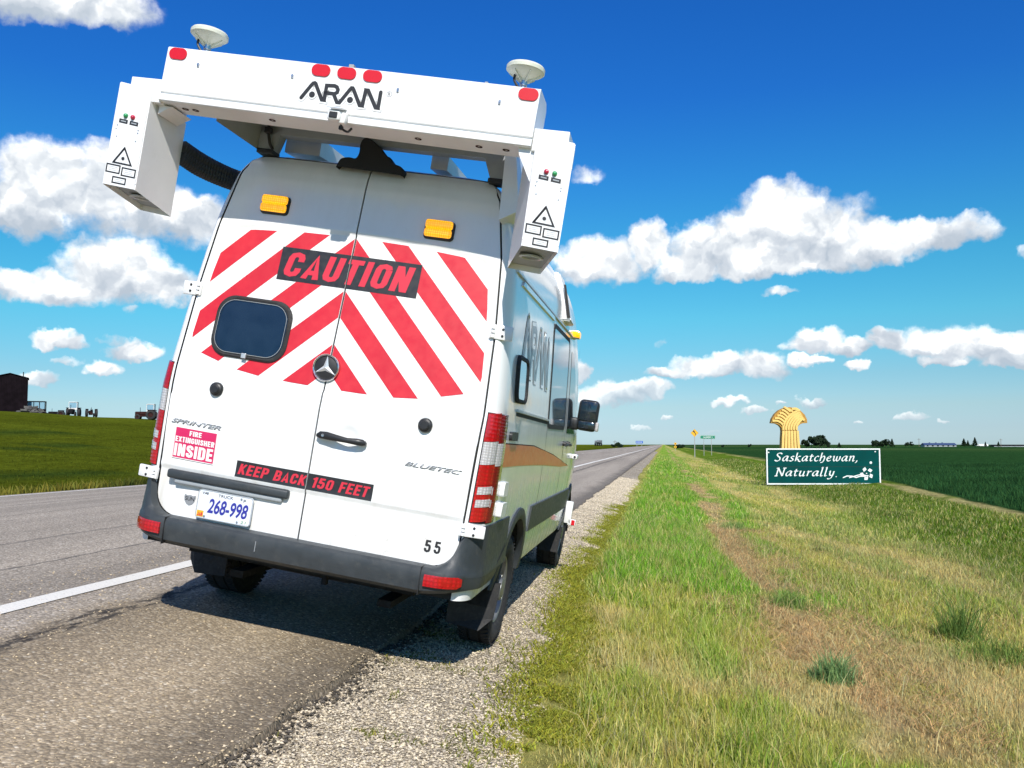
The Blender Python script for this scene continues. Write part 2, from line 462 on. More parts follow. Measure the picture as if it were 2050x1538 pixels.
def ring_bm(outer, inner):
    bm = BM(); n = len(outer)
    a = [bm.verts.new((p[0], p[1], 0)) for p in outer]; b = [bm.verts.new((p[0], p[1], 0)) for p in inner]
    for i in range(n): bm.faces.new((a[i], a[(i + 1) % n], b[(i + 1) % n], b[i]))
    return bm
def ribbon_polys(pts, w, closed=False, cap=6, rnd=True):
    """constant-width stroke as a strip of quads plus round ends"""
    P = [np.array(p, float) for p in pts]
    if closed: P = P + [P[0], P[1]]
    n = len(P); L, R = [], []
    for i in range(n):
        d0 = P[i] - P[i - 1] if i > 0 else P[1] - P[0]
        d1 = P[i + 1] - P[i] if i < n - 1 else P[-1] - P[-2]
        d0 = d0 / (np.linalg.norm(d0) + 1e-9); d1 = d1 / (np.linalg.norm(d1) + 1e-9)
        t = d0 + d1; t = t / (np.linalg.norm(t) + 1e-9); nn = np.array((-t[1], t[0]))
        k = min(1.7, 1 / max(0.35, nn.dot(np.array((-d0[1], d0[0])))))
        L.append(P[i] + nn * w / 2 * k); R.append(P[i] - nn * w / 2 * k)
    quads = [[tuple(L[i]), tuple(L[i + 1]), tuple(R[i + 1]), tuple(R[i])] for i in range(n - 1)]
    if rnd and not closed:
        for e, d in ((P[0], P[0] - P[1]), (P[-1], P[-1] - P[-2])):
            a0 = math.atan2(d[1], d[0]) - math.pi / 2
            quads.append([(e[0] + w / 2 * math.cos(a0 + math.pi * k / cap), e[1] + w / 2 * math.sin(a0 + math.pi * k / cap)) for k in range(cap + 1)])
    return quads
def text_bm(body, x0, x1, z0, z1, bold=0.0, shear=0.0):
    cu = bpy.data.curves.new('lettering', 'FONT'); cu.body = body; cu.size = 1.0; cu.offset = bold; cu.resolution_u = 4
    o = bpy.data.objects.new('lettering', cu); COL.objects.link(o)
    dg = bpy.context.evaluated_depsgraph_get()
    me = bpy.data.meshes.new_from_object(o.evaluated_get(dg))
    bpy.data.objects.remove(o); bpy.data.curves.remove(cu)
    bm = BM(); bm.from_mesh(me); bpy.data.meshes.remove(me)
    for v in bm.verts: v.co.x += shear * v.co.y; v.co.z = 0
    xs = [v.co.x for v in bm.verts]; ys = [v.co.y for v in bm.verts]
    ax, bx, ay, by = min(xs), max(xs), min(ys), max(ys)
    for v in bm.verts:
        v.co.x = x0 + (v.co.x - ax) / (bx - ax) * (x1 - x0); v.co.y = z0 + (v.co.y - ay) / (by - ay) * (z1 - z0)
    return bm
def wrap(name, bm, fn, lift, mat, parent, step=0.05, clip=None, thick=0.0, smooth=True, label=None):
    """cut the flat shape into a fine grid, then lay it on the surface fn(u, v, lift)"""
    if clip:
        for co, no in clip:
            bmesh.ops.bisect_plane(bm, geom=bm.verts[:] + bm.edges[:] + bm.faces[:], plane_co=co, plane_no=no, clear_outer=True)
    if not bm.verts: bm.free(); return None
    for ax in ((0, 1) if step else ()):
        vals = [v.co[ax] for v in bm.verts]; a, b = min(vals), max(vals); k = math.floor(a / step) + 1
        while k * step < b:
            no = Vector((0, 0, 0)); no[ax] = 1; co = Vector((0, 0, 0)); co[ax] = k * step
            bmesh.ops.bisect_plane(bm, geom=bm.verts[:] + bm.edges[:] + bm.faces[:], plane_co=co, plane_no=no); k += 1
    base = {}
    if thick:
        r = bmesh.ops.extrude_face_region(bm, geom=bm.faces[:])
        top = {g for g in r['geom'] if isinstance(g, bmesh.types.BMVert)}
        for v in bm.verts: v.co = Vector(fn(v.co.x, v.co.y, lift + v.co.z + (thick if v in top else 0)))
    else:
        for v in bm.verts: v.co = Vector(fn(v.co.x, v.co.y, lift + v.co.z))
    bmesh.ops.remove_doubles(bm, verts=bm.verts[:], dist=1e-6)
    return obj(name, bm, mat, parent, smooth, 35 if thick else None, label)

def add_split(name, bm, mat, parent=None, smooth=False, ang=35):
    """every loose piece of the bmesh becomes an object of its own"""
    bm.verts.ensure_lookup_table(); seen = set(); out = []
    for v in bm.verts:
        if v in seen: continue
        stack = [v]; isl = set()
        while stack:
            w = stack.pop()
            if w in isl: continue
            isl.add(w); stack.extend(e.other_vert(w) for e in w.link_edges)
        seen |= isl
        nb = bmesh.new(); m = {w: nb.verts.new(w.co) for w in isl}
        for f in {f for w in isl for f in w.link_faces}: nb.faces.new([m[w] for w in f.verts])
        out.append(obj(name, nb, mat, parent, smooth, ang if smooth else None))
    bm.free()
    return out

_bowl = [(.40, .76), (.36, .86), (.25, .905), (.14, .86), (.10, .76), (.10, .24), (.14, .14), (.25, .095), (.36, .14), (.40, .24)]
_stem = [(.10, 0), (.10, 1)]
_pb = [(.19, .905), (.28, .905), (.37, .86), (.40, .76), (.40, .64), (.37, .53), (.28, .485), (.19, .485)]
BLOCK = {
 'C': ([[(.40, .63)] + _bowl + [(.40, .37)]], .5), 'O': ([_bowl + [(.40, .76)]], .5), '0': ([_bowl + [(.40, .76)]], .5),
 'A': ([[(.075, 0), (.25, .95), (.425, 0)], [(.15, .26), (.35, .26)]], .5), 'U': ([[(.10, 1), (.10, .24), (.14, .14), (.25, .095), (.36, .14), (.40, .24), (.40, 1)]], .5),
 'T': ([[(0, .905), (.46, .905)], [(.23, .82), (.23, 0)]], .46), 'I': ([[(.10, 0), (.10, 1)]], .20), 'N': ([_stem, [(.12, .97), (.40, .03)], [(.42, 0), (.42, 1)]], .52),
 'K': ([_stem, [(.42, 1), (.14, .43)], [(.20, .55), (.44, 0)]], .50), 'E': ([_stem, [(.19, .905), (.43, .905)], [(.19, .51), (.40, .51)], [(.19, .095), (.43, .095)]], .44),
 'F': ([_stem, [(.19, .905), (.43, .905)], [(.19, .49), (.39, .49)]], .43), 'P': ([_stem, _pb], .5), 'R': ([_stem, _pb, [(.27, .46), (.42, 0)]], .5),
 'B': ([_stem, _pb, [(.19, .485), (.30, .485), (.39, .43), (.41, .34), (.41, .24), (.38, .14), (.29, .095), (.19, .095)]], .5),
 'D': ([_stem, [(.19, .905), (.28, .905), (.37, .86), (.40, .76), (.40, .24), (.37, .14), (.28, .095), (.19, .095)]], .5),
 'S': ([[(.40, .66), (.40, .77), (.36, .86), (.25, .905), (.14, .86), (.10, .76), (.11, .66), (.18, .575), (.32, .46), (.39, .37), (.40, .25), (.36, .14), (.25, .095), (.14, .14), (.10, .24), (.10, .35)]], .5),
 'X': ([[(.07, 0), (.42, 1)], [(.42, 0), (.07, 1)]], .49), 'H': ([_stem, [(.19, .5), (.33, .5)], [(.42, 0), (.42, 1)]], .52),
 'G': ([[(.40, .66)] + _bowl + [(.40, .45), (.26, .45)]], .5), '1': ([[(.24, 0), (.24, 1)], [(.22, .90), (.05, .76)]], .34),
 '5': ([[(.43, .905), (.14, .905), (.125, .50)], [(.125, .52), (.25, .60), (.36, .56), (.40, .46), (.40, .24), (.36, .14), (.25, .095), (.14, .14), (.10, .24), (.10, .33)]], .5),
 'J': ([[(.38, 1), (.38, .24), (.34, .14), (.24, .095), (.14, .14), (.10, .28)]], .48), ' ': ([], .26),
}
def block_text(s, x0, x1, z0, z1, t=.185, shear=0.0, gap=.085):
    """condensed bold capitals drawn as flat strokes"""
    bm = BM(); cx_ = 0.0; n = 0; pol = []
    for ch in s:
        st, adv = BLOCK[ch]
        for p in st:
            n += 1
            for q in ribbon_polys([(cx_ + a, b) for a, b in p], t, rnd=False): pol.append((q, n % 4))
        cx_ += adv + gap
    w = cx_ - gap
    for q, k in pol:
        pts = [(a + shear * (b - .5), min(1.0, max(0.0, b))) for a, b in q]
        try: bm.faces.new([bm.verts.new((x0 + (a / w) * (x1 - x0), z0 + b * (z1 - z0), k * .00022)) for a, b in pts])
        except ValueError: pass
    return bm

# ================================================================== the land
def hash2(ix, iy, seed):
    h = (ix.astype(np.int64) * 374761393 + iy.astype(np.int64) * 668265263 + seed * 1442695041) & 0x7fffffff
    h = ((h ^ (h >> 13)) * 1274126177) & 0x7fffffff
    return ((h ^ (h >> 16)) & 0xffff) / 65535.0
def vnoise(x, y, scale, seed=1, octaves=3):
    x = np.asarray(x, float); y = np.asarray(y, float); out = np.zeros(np.broadcast(x, y).shape); amp = 1.0; tot = 0.0; f = 1.0 / scale
    for o in range(octaves):
        gx, gy = x * f, y * f
        ix, iy = np.floor(gx), np.floor(gy); fx, fy = gx - ix, gy - iy
        fx = fx * fx * (3 - 2 * fx); fy = fy * fy * (3 - 2 * fy)
        a = hash2(ix, iy, seed + o); b = hash2(ix + 1, iy, seed + o); c = hash2(ix, iy + 1, seed + o); d = hash2(ix + 1, iy + 1, seed + o)
        out = out + amp * ((a * (1 - fx) + b * fx) * (1 - fy) + (c * (1 - fx) + d * fx) * fy); tot += amp; amp *= 0.55; f *= 2.1
    return out / tot
def sstep(a, b, x):
    t = np.clip((np.asarray(x, float) - a) / (b - a), 0, 1); return t * t * (3 - 2 * t)

PX = [-400, -75, -30, -18, -13.5, -11.9, -11.45, -11.0, -7.3, -3.59, -3.0, -1.74, -1.60, -1.1, -0.8, 0.0, 1.0, 2.0, 3.5, 5.0, 6.8, 8.0, 9.0, 14, 60, 400]
PZ = [0.35, 0.30, 0.22, 0.20, 0.33, 0.55, 0.60, 0.61, 0.68, 0.578, 0.515, 0.310, 0.278, 0.212, 0.15, 0.0, -0.09, -0.16, -0.27, -0.33, -0.30, -0.20, -0.12, -0.08, -0.02, 0.0]
ROAD_L, ROAD_R = -11.55, -1.68
def profile(X): return np.interp(X, PX, PZ)
def hill(X, Y):
    k = sstep(-14, -78, X) ** 0.85 * (1 - sstep(190, 420, Y)) * sstep(-120, 40, Y)
    return 4.85 * k
def land_z(X, Y):
    X = np.asarray(X, float); Y = np.asarray(Y, float)
    far = sstep(90, 260, np.abs(X))
    z = profile(X) + hill(X, Y)
    z = z + (vnoise(X, Y, 3.0, 3) - 0.5) * 0.10 * sstep(0.2, 3, X) + (vnoise(X, Y, 9.0, 4) - 0.5) * 0.35 * sstep(-14, -22, X)
    z = z + (vnoise(X, Y, 160.0, 9, 2) - 0.5) * 1.2 * sstep(25, 120, np.abs(X)) * sstep(60, 200, np.hypot(X, Y)) * np.where(X > 0, 1.0, 0.3)
    return z
def edge_r(Y): return np.interp(Y, [2.5, 4.5, 8.5, 14, 40], [-.66, -.74, -.95, -1.0, -1.02]) + (vnoise(Y, Y * 0 + 3, 0.9, 21, 3) - 0.5) * 0.20 + (vnoise(Y, Y * 0 + 8, 5.0, 22, 2) - 0.5) * 0.12
def asphalt_edge(Y): return ROAD_R + (vnoise(Y, Y * 0 + 31, 0.45, 41, 4) - 0.5) * 0.13

C_LUSH, C_YG, C_TAN, C_STRAW = np.array([.165, .330, .030]), np.array([.345, .360, .070]), np.array([.46, .325, .165]), np.array([.52, .43, .19])
C_DITCH, C_CROP, C_LEFT, C_SOIL = np.array([.105, .170, .018]), np.array([.020, .062, .018]), np.array([.078, .096, .008]), np.array([.17, .125, .08])
def field_edge(Y): return np.interp(Y, [0, 16, 30, 42, 120, 400], [8.2, 8.3, 8.9, 9.75, 10.2, 10.5])
def ground_color(X, Y):
    """colour of the growth at a place: green verge, dead mown path, dry mown bank, green ditch, crop"""
    X = np.asarray(X, float); Y = np.asarray(Y, float)
    n1 = vnoise(X, Y * 0.45, 1.1, 51, 4); n2 = vnoise(X, Y * 0.6, 0.45, 52, 3); n3 = vnoise(X, Y * 0.3, 3.5, 53, 3)
    def mixc(a, b, k): return a + (b - a) * k[..., None]
    c = np.broadcast_to(C_LUSH, X.shape + (3,)).copy()
    nf = 1 - sstep(6.5, 10.5, Y)
    dry = sstep(0.44, 0.60, n1 * 0.6 + n2 * 0.4 + 0.30 * nf - 0.05)
    c = mixc(c, C_YG, dry)
    c = mixc(c, C_STRAW, sstep(0.46, 0.60, n2 * 0.55 + n3 * 0.45) * (0.25 + 0.75 * nf) * 0.85)
    clump = np.exp(-((X - 0.40 + 0.04 * (Y - 5)) / 0.22) ** 2) * sstep(0.38, 0.55, vnoise(X, Y * 0.6, 0.8, 57, 2)) + np.exp(-((X + 0.30) / 0.16) ** 2) * sstep(0.46, 0.6, vnoise(X, Y * 0.6, 0.7, 59, 2))
    c = mixc(c, C_LUSH * 1.05, np.clip(clump, 0, 1) * nf * 0.62)
    de = X - edge_r(np.maximum(Y, 2.5))
    c = mixc(c, np.array([.37, .34, .10]) * (0.7 + 0.6 * n2)[..., None], (1 - sstep(0.05, 0.42, de + (n1 - .5) * .3)) * 0.9)
    wob = (n3 - 0.5) * 0.9 + (n1 - 0.5) * 0.6
    path = sstep(0.74, 1.0, X + wob) * (1 - sstep(1.20, 1.65, X + wob))
    c = mixc(c, C_TAN * (0.75 + 0.5 * n2)[..., None], path * sstep(0.34, 0.60, n1 * 0.6 + n2 * 0.4 + 0.10 * (1 - sstep(9, 22, Y))) * 0.9)
    bank = sstep(1.55, 2.1, X + wob)
    s1 = vnoise(X * 1.0 + 0.12 * Y, Y * 0.16, 0.9, 63, 4); s2 = vnoise(X * 1.0 + 0.12 * Y, Y * 0.2, 1.4, 64, 3)
    bankc = mixc(np.broadcast_to(np.array([.385, .375, .090]), X.shape + (3,)), C_STRAW, sstep(0.42, 0.60, s1) * (0.62 + 0.38 * nf))
    bankc = mixc(bankc, C_LUSH * 0.75, sstep(0.54, 0.68, s2) * 0.55 * (1 - 0.4 * nf))
    bankc = mixc(bankc, C_TAN, sstep(0.60, 0.72, n1) * nf * 0.5)
    c = mixc(c, bankc, bank)
    ditch = sstep(3.9, 5.2, X + wob * 1.2)
    c = mixc(c, C_DITCH * (0.8 + 0.5 * n1)[..., None], ditch * sstep(0.25, 0.5, n3 + 0.15))
    fe = field_edge(Y)
    c = mixc(c, C_STRAW * 0.8, sstep(-0.75, -0.4, X - fe + wob * 0.5) * sstep(0.36, 0.56, n1) * 0.8)
    c = mixc(c, C_CROP, sstep(-0.10, 0.10, X - fe + (n1 - .5) * 0.25))
    far = sstep(180, 420, np.hypot(X, Y)) * (X > 8)
    c = mixc(c, np.array([.060, .105, .030]), far * sstep(0.45, 0.6, vnoise(X, Y, 220, 61, 2)) * 0.8)
    left = X < -5
    lc = C_LEFT * (0.72 + 0.62 * vnoise(X, Y * 0.5, 7.0, 71, 4))[..., None]
    lc = mixc(lc, np.array([.22, .20, .035]), sstep(-13.6, -12.0, X) * 0.9)
    lc = mixc(lc, C_LEFT * 1.5, sstep(-62, -76, X) * 0.7)
    lc = mixc(lc, np.array([.022, .048, .010]), sstep(0.66, 0.74, vnoise(X, Y * 0.4, 3.0, 73, 2)) * 0.7)
    c[left] = lc[left]
    return c

def grid_mesh(name, xs, ys, zfun, mat, color=True, kind='structure', label=None, cat=None):
    X, Y = np.meshgrid(xs, ys); Z = zfun(X, Y); nx, ny = len(xs), len(ys)
    me = bpy.data.meshes.new(name)
    V = np.stack([X, Y, Z], -1).reshape(-1, 3)
    i = np.arange(ny - 1)[:, None] * nx + np.arange(nx - 1)[None, :]
    Fq = np.stack([i, i + 1, i + nx + 1, i + nx], -1).reshape(-1, 4)
    fill_mesh(me, V, Fq, smooth=True)
    if color:
        a = me.color_attributes.new('growth', 'FLOAT_COLOR', 'POINT')
        cc = np.ones((len(V), 4), np.float32); cc[:, :3] = ground_color(X, Y).reshape(-1, 3); a.data.foreach_set('color', cc.ravel())
    me.materials.append(MATS[mat])
    o = bpy.data.objects.new(name, me); link(o); tag(o, label, cat, None, kind)
    return o
def fill_mesh(me, V, F, smooth=False):
    V = np.ascontiguousarray(V, np.float32); F = np.ascontiguousarray(F, np.int32); n, k = F.shape
    me.vertices.add(len(V)); me.vertices.foreach_set('co', V.ravel())
    me.loops.add(n * k); me.loops.foreach_set('vertex_index', F.ravel())
    me.polygons.add(n); me.polygons.foreach_set('loop_start', np.arange(0, n * k, k, dtype=np.int32))
    me.polygons.foreach_set('use_smooth', np.full(n, smooth))
    me.update(calc_edges=True)

# ---- ground materials
def ground_mat(N, b, P):
    at = N.node('ShaderNodeAttribute'); at.attribute_name = 'growth'
    wp = N.node('ShaderNodeNewGeometry').outputs['Position']
    st = N.v('MULTIPLY', wp, (1.0, 0.35, 1.0))
    n1 = N.noise(st, 9.0, 8.0, 0.72); n2 = N.noise(st, 1.3, 6.0, 0.65)
    c = N.mix(1.0, at.outputs['Color'], N.ramp(n1, [(0.3, 0.42), (0.5, 0.95), (0.7, 1.55)]), 'MULTIPLY')
    c = N.mix(1.0, c, N.ramp(n2, [(0.3, 0.72), (0.7, 1.28)]), 'MULTIPLY')
    N.t.links.new(c, b.inputs['Base Color'])
    bn = N.node('ShaderNodeBump'); bn.inputs['Distance'].default_value = 0.10; bn.inputs['Strength'].default_value = 0.8
    N.t.links.new(N.noise(st, 14.0, 8.0, 0.75), bn.inputs['Height']); N.t.links.new(bn.outputs[0], b.inputs['Normal'])
material('turf', (0.1, 0.15, 0.03), 0.95, spec=0.0, custom=ground_mat)

def asphalt_mat(N, b, P):
    wp = N.node('ShaderNodeNewGeometry').outputs['Position']
    X, Y, _ = N.sep(wp)
    v = N.node('ShaderNodeTexVoronoi', feature='F1'); v.inputs['Scale'].default_value = 62.0
    N.t.links.new(wp, v.inputs['Vector'])
    v2 = N.node('ShaderNodeTexVoronoi', feature='F1'); v2.inputs['Scale'].default_value = 125.0
    N.t.links.new(wp, v2.inputs['Vector'])
    cell = N.sep(v.outputs['Color'])[0]; cell2 = N.sep(v2.outputs['Color'])[1]
    grey = N.ramp(cell, [(0.0, (.165, .140, .108)), (0.35, (.335, .282, .222)), (0.7, (.47, .395, .312)), (0.93, (.64, .555, .45)), (1.0, (.78, .71, .62))])
    tan = N.ramp(cell, [(0.0, (.15, .112, .068)), (0.35, (.30, .228, .140)), (0.7, (.44, .340, .215)), (0.93, (.60, .485, .33)), (1.0, (.72, .64, .50))])
    wob = N.m('MULTIPLY', N.m('SUBTRACT', N.noise(wp, 0.9, 4.0), 0.5), 0.9)
    near = N.m('MULTIPLY', N.mrange(N.m('ADD', X, wob), -3.35, -3.0), N.mrange(N.m('ADD', Y, N.m('MULTIPLY', wob, 3.0)), 6.3, 5.2))
    c = N.mix(near, grey, tan)
    gaps = N.mrange(v.outputs['Distance'], 0.42, 0.70)
    c = N.mix(N.m('MULTIPLY', gaps, 0.55), c, (.06, .05, .04))
    c = N.mix(0.22, c, N.ramp(cell2, [(0, (.10, .09, .075)), (1, (.55, .49, .40))]))
    c = N.mix(0.30, c, N.mix(near, (.33, .282, .225), (.335, .262, .168)))
    # wheel-path polish, oil stains, old tar seams along the road and the crumbled dark rim
    st = N.v('MULTIPLY', wp, (1.0, 0.03, 1.0))
    lane = N.noise(st, 1.6, 4.0, 0.6)
    c = N.mix(1.0, c, N.ramp(lane, [(0.3, 0.78), (0.7, 1.18)]), 'MULTIPLY')
    seamw = N.m('MULTIPLY', N.m('SUBTRACT', N.noise(N.v('MULTIPLY', wp, (1, .6, 1)), 3.0, 5.0, 0.7), 0.5), 0.34)
    rag = N.noise(N.v('MULTIPLY', wp, (3.2, 0.9, 1)), 6.0, 4.0, 0.7)
    seam = N.m('MULTIPLY', N.mrange(N.m('ABSOLUTE', N.m('ADD', N.m('ADD', X, 3.13), seamw)), 0.10, 0.025), N.mrange(rag, 0.40, 0.56))
    c = N.mix(N.m('MULTIPLY', seam, 0.9), c, (.024, .021, .020))
    for xs, ww in ((-5.6, .05), (-7.35, .035), (-8.9, .05), (-4.6, .03)):
        s2 = N.mrange(N.m('ABSOLUTE', N.m('ADD', N.m('ADD', X, -xs), N.m('MULTIPLY', seamw, 0.5))), ww, ww * 0.3)
        c = N.mix(N.m('MULTIPLY', N.m('MULTIPLY', s2, N.mrange(lane, 0.42, 0.6)), 0.6), c, (.045, .042, .04))
    oil = N.m('MULTIPLY', N.mrange(N.noise(N.v('MULTIPLY', wp, (1.0, .35, 1.0)), 1.1, 5.0, 0.6), 0.60, 0.74), 0.35)
    c = N.mix(oil, c, (.10, .09, .08))
    rim = N.mrange(N.m('ADD', X, N.m('MULTIPLY', wob, 0.5)), -2.10, -1.70)
    c = N.mix(N.m('MULTIPLY', rim, 0.55), c, (.040, .034, .028))
    N.t.links.new(c, b.inputs['Base Color'])
    bn = N.node('ShaderNodeBump'); bn.inputs['Distance'].default_value = 0.006; bn.inputs['Strength'].default_value = 1.0; bn.invert = True
    N.t.links.new(v.outputs['Distance'], bn.inputs['Height']); N.t.links.new(bn.outputs[0], b.inputs['Normal'])
material('asphalt', (0.2, 0.2, 0.2), 0.88, spec=0.25, custom=asphalt_mat)

def gravel_mat(N, b, P):
    wp = N.node('ShaderNodeNewGeometry').outputs['Position']
    v = N.node('ShaderNodeTexVoronoi', feature='F1'); v.inputs['Scale'].default_value = 55.0
    N.t.links.new(N.v('MULTIPLY_ADD', N.noise(wp, 30, 2, .5, 0, 1), (.02, .02, .02), wp), v.inputs['Vector'])
    cell = N.sep(v.outputs['Color'])[0]
    c = N.ramp(cell, [(0.0, (.27, .225, .165)), (0.3, (.42, .365, .28)), (0.7, (.56, .495, .395)), (1.0, (.72, .66, .56))])
    c = N.mix(N.mrange(v.outputs['Distance'], 0.35, 0.7), c, (.24, .20, .145))
    c = N.mix(1.0, c, N.ramp(N.noise(wp, 2.2, 4.0), [(0.3, (.78, .76, .72)), (0.7, (1.15, 1.13, 1.1))]), 'MULTIPLY')
    N.t.links.new(c, b.inputs['Base Color'])
    bn = N.node('ShaderNodeBump'); bn.inputs['Distance'].default_value = 0.014; bn.inputs['Strength'].default_value = 1.0; bn.invert = True
    N.t.links.new(v.outputs['Distance'], bn.inputs['Height']); N.t.links.new(bn.outputs[0], b.inputs['Normal'])
material('gravel', (0.3, 0.27, 0.22), 0.92, spec=0.2, custom=gravel_mat)
def line_mat(N, b, P):
    wp = N.node('ShaderNodeNewGeometry').outputs['Position']
    n = N.noise(wp, 38.0, 6.0, 0.7)
    c = N.mix(N.mrange(n, 0.60, 0.72), (.76, .73, .66), (.26, .24, .21))
    N.t.links.new(c, b.inputs['Base Color'])
    bn = N.node('ShaderNodeBump'); bn.inputs['Distance'].default_value = 0.003
    N.t.links.new(N.voro(wp, 62.0), bn.inputs['Height']); N.t.links.new(bn.outputs[0], b.inputs['Normal'])
material('line_paint', (.74, .73, .70), 0.8, spec=0.2, custom=line_mat)
def attr_mat(rough, transl):
    def f(N, b, P):
        at = N.node('ShaderNodeAttribute'); at.attribute_name = 'tint'
        N.t.links.new(at.outputs['Color'], b.inputs['Base Color'])
        if transl:
            tr = N.node('ShaderNodeBsdfTranslucent'); N.t.links.new(at.outputs['Color'], tr.inputs[0])
            mx = N.node('ShaderNodeMixShader'); mx.inputs[0].default_value = transl
            out = next(n for n in N.t.nodes if n.type == 'OUTPUT_MATERIAL')
            N.t.links.new(b.outputs[0], mx.inputs[1]); N.t.links.new(tr.outputs[0], mx.inputs[2]); N.t.links.new(mx.outputs[0], out.inputs[0])
    return f
material('blade', (0.1, 0.2, 0.03), 0.75, spec=0.06, custom=attr_mat(0.6, 0.35))
material('stones', (0.3, 0.28, 0.25), 0.9, spec=0.2, custom=attr_mat(0.9, 0))
material('foliage', (0.05, 0.08, 0.03), 0.7, spec=0.2, custom=attr_mat(0.7, 0.25))

# ---- ground sheet to the horizon
def spaced(a, b, n, p=1.0): return list(a + (b - a) * (np.linspace(0, 1, n) ** p))
xs = [-6000, -3000, -1500, -800, -500, -300, -200] + spaced(-150, -14, 60) + [-13.5, -13, -12.6, -12.2, -11.9, -11.7, -11.5, -11.2, -8, -5, -3, -2.2, -1.9] + list(np.arange(-1.8, 9.6, 0.12)) + spaced(10, 60, 30) + spaced(65, 400, 30) + [500, 700, 1000, 1500, 2500, 4000, 6000]
ys = [-300, -100, -40, -10, -3] + list(np.arange(0, 30, 0.2)) + spaced(30.5, 140, 150) + spaced(142, 500, 60) + [550, 600, 700, 850, 1000, 1300, 1700, 2300, 3200, 4500, 6500, 9000]
def ground_fn(X, Y):
    er = edge_r(np.maximum(Y, 2.5)); under = sstep(ROAD_L - 0.1, ROAD_L + 0.4, X) * (1 - sstep(-0.18, 0.02, X - er))
    return land_z(X, Y) - 0.09 * under
ground = grid_mesh('ground', np.array(xs), np.array(ys), ground_fn, 'turf')

# ---- asphalt road with a broken edge, edge lines, gravel shoulder
road_ys = [-60, -20, -6, 0] + list(np.arange(1, 30, 0.12)) + spaced(30, 120, 90) + spaced(122, 400, 60) + [450, 520, 600, 720, 900, 1200]
def strip(name, ys, lefts, rights, ncol, lift, mat, kind=None, parent=None, zf=None):
    ys = np.array(ys, float); L = lefts(ys); R = rights(ys); t = np.linspace(0, 1, ncol)
    X = L[:, None] + (R - L)[:, None] * t[None, :]; Y = np.repeat(ys[:, None], ncol, 1)
    Z = (zf or land_z)(X, Y) + lift
    nx, ny = ncol, len(ys); i = np.arange(ny - 1)[:, None] * nx + np.arange(nx - 1)[None, :]
    F = np.stack([i, i + 1, i + nx + 1, i + nx], -1).reshape(-1, 4)
    me = bpy.data.meshes.new(name); fill_mesh(me, np.stack([X, Y, Z], -1).reshape(-1, 3), F, True); me.materials.append(MATS[mat])
    o = bpy.data.objects.new(name, me); link(o, parent)
    if kind: o['kind'] = kind
    return o
def road_z(X, Y): return profile(X) + (vnoise(X, Y, 2.5, 81, 2) - 0.5) * 0.012
road = strip('road', road_ys, lambda y: np.full_like(y, ROAD_L), asphalt_edge, 60, 0.010, 'asphalt', 'structure', zf=road_z)
# the broken rim of the asphalt drops onto the gravel
rim_bm = BM()
yy = np.arange(0.5, 40, 0.06); prev = None
ex = asphalt_edge(yy)
for x, y in zip(ex, yy):
    a = rim_bm.verts.new((x, y, float(road_z(x, y)) + 0.010)); b = rim_bm.verts.new((x + 0.02 + 0.02 * random.random(), y, float(road_z(x, y)) - 0.045))
    if prev: rim_bm.faces.new((prev[0], a, b, prev[1]))
    prev = (a, b)
rim = obj('broken_rim', rim_bm, 'asphalt', road, True)
def line(name, x, w, y0, y1, label):
    ys_ = [y for y in road_ys if y0 <= y <= y1]
    o = strip(name, ys_, lambda y: np.full_like(y, x - w / 2), lambda y: np.full_like(y, x + w / 2), 3, 0.015, 'line_paint', None, road, road_z)
    o['label'] = label
line('edge_line', -3.60, 0.15, -60, 1200, 'solid white line along the near edge of the traffic lane')
line('edge_line', -11.02, 0.13, -60, 1200, 'solid white line along the far edge of the road')
for k in range(12):
    y0 = 33 + k * 12.0
    line('centre_dash', -7.33, 0.12, y0, y0 + 3.1, 'white dash on the crown of the road')
def gravel_z(X, Y): return profile(X) + (vnoise(X, Y, 0.5, 91, 3) - 0.5) * 0.035 - 0.004 - 0.02 * (1 - sstep(-1.70, -1.58, X))
shoulder = strip('gravel_shoulder', [-6, -2, 0] + list(np.arange(1, 40, 0.10)) + spaced(40, 160, 90), lambda y: np.full_like(y, -1.86), lambda y: edge_r(y) - 0.02 + 0.0 * y, 26, -0.002, 'gravel', 'structure', zf=gravel_z)

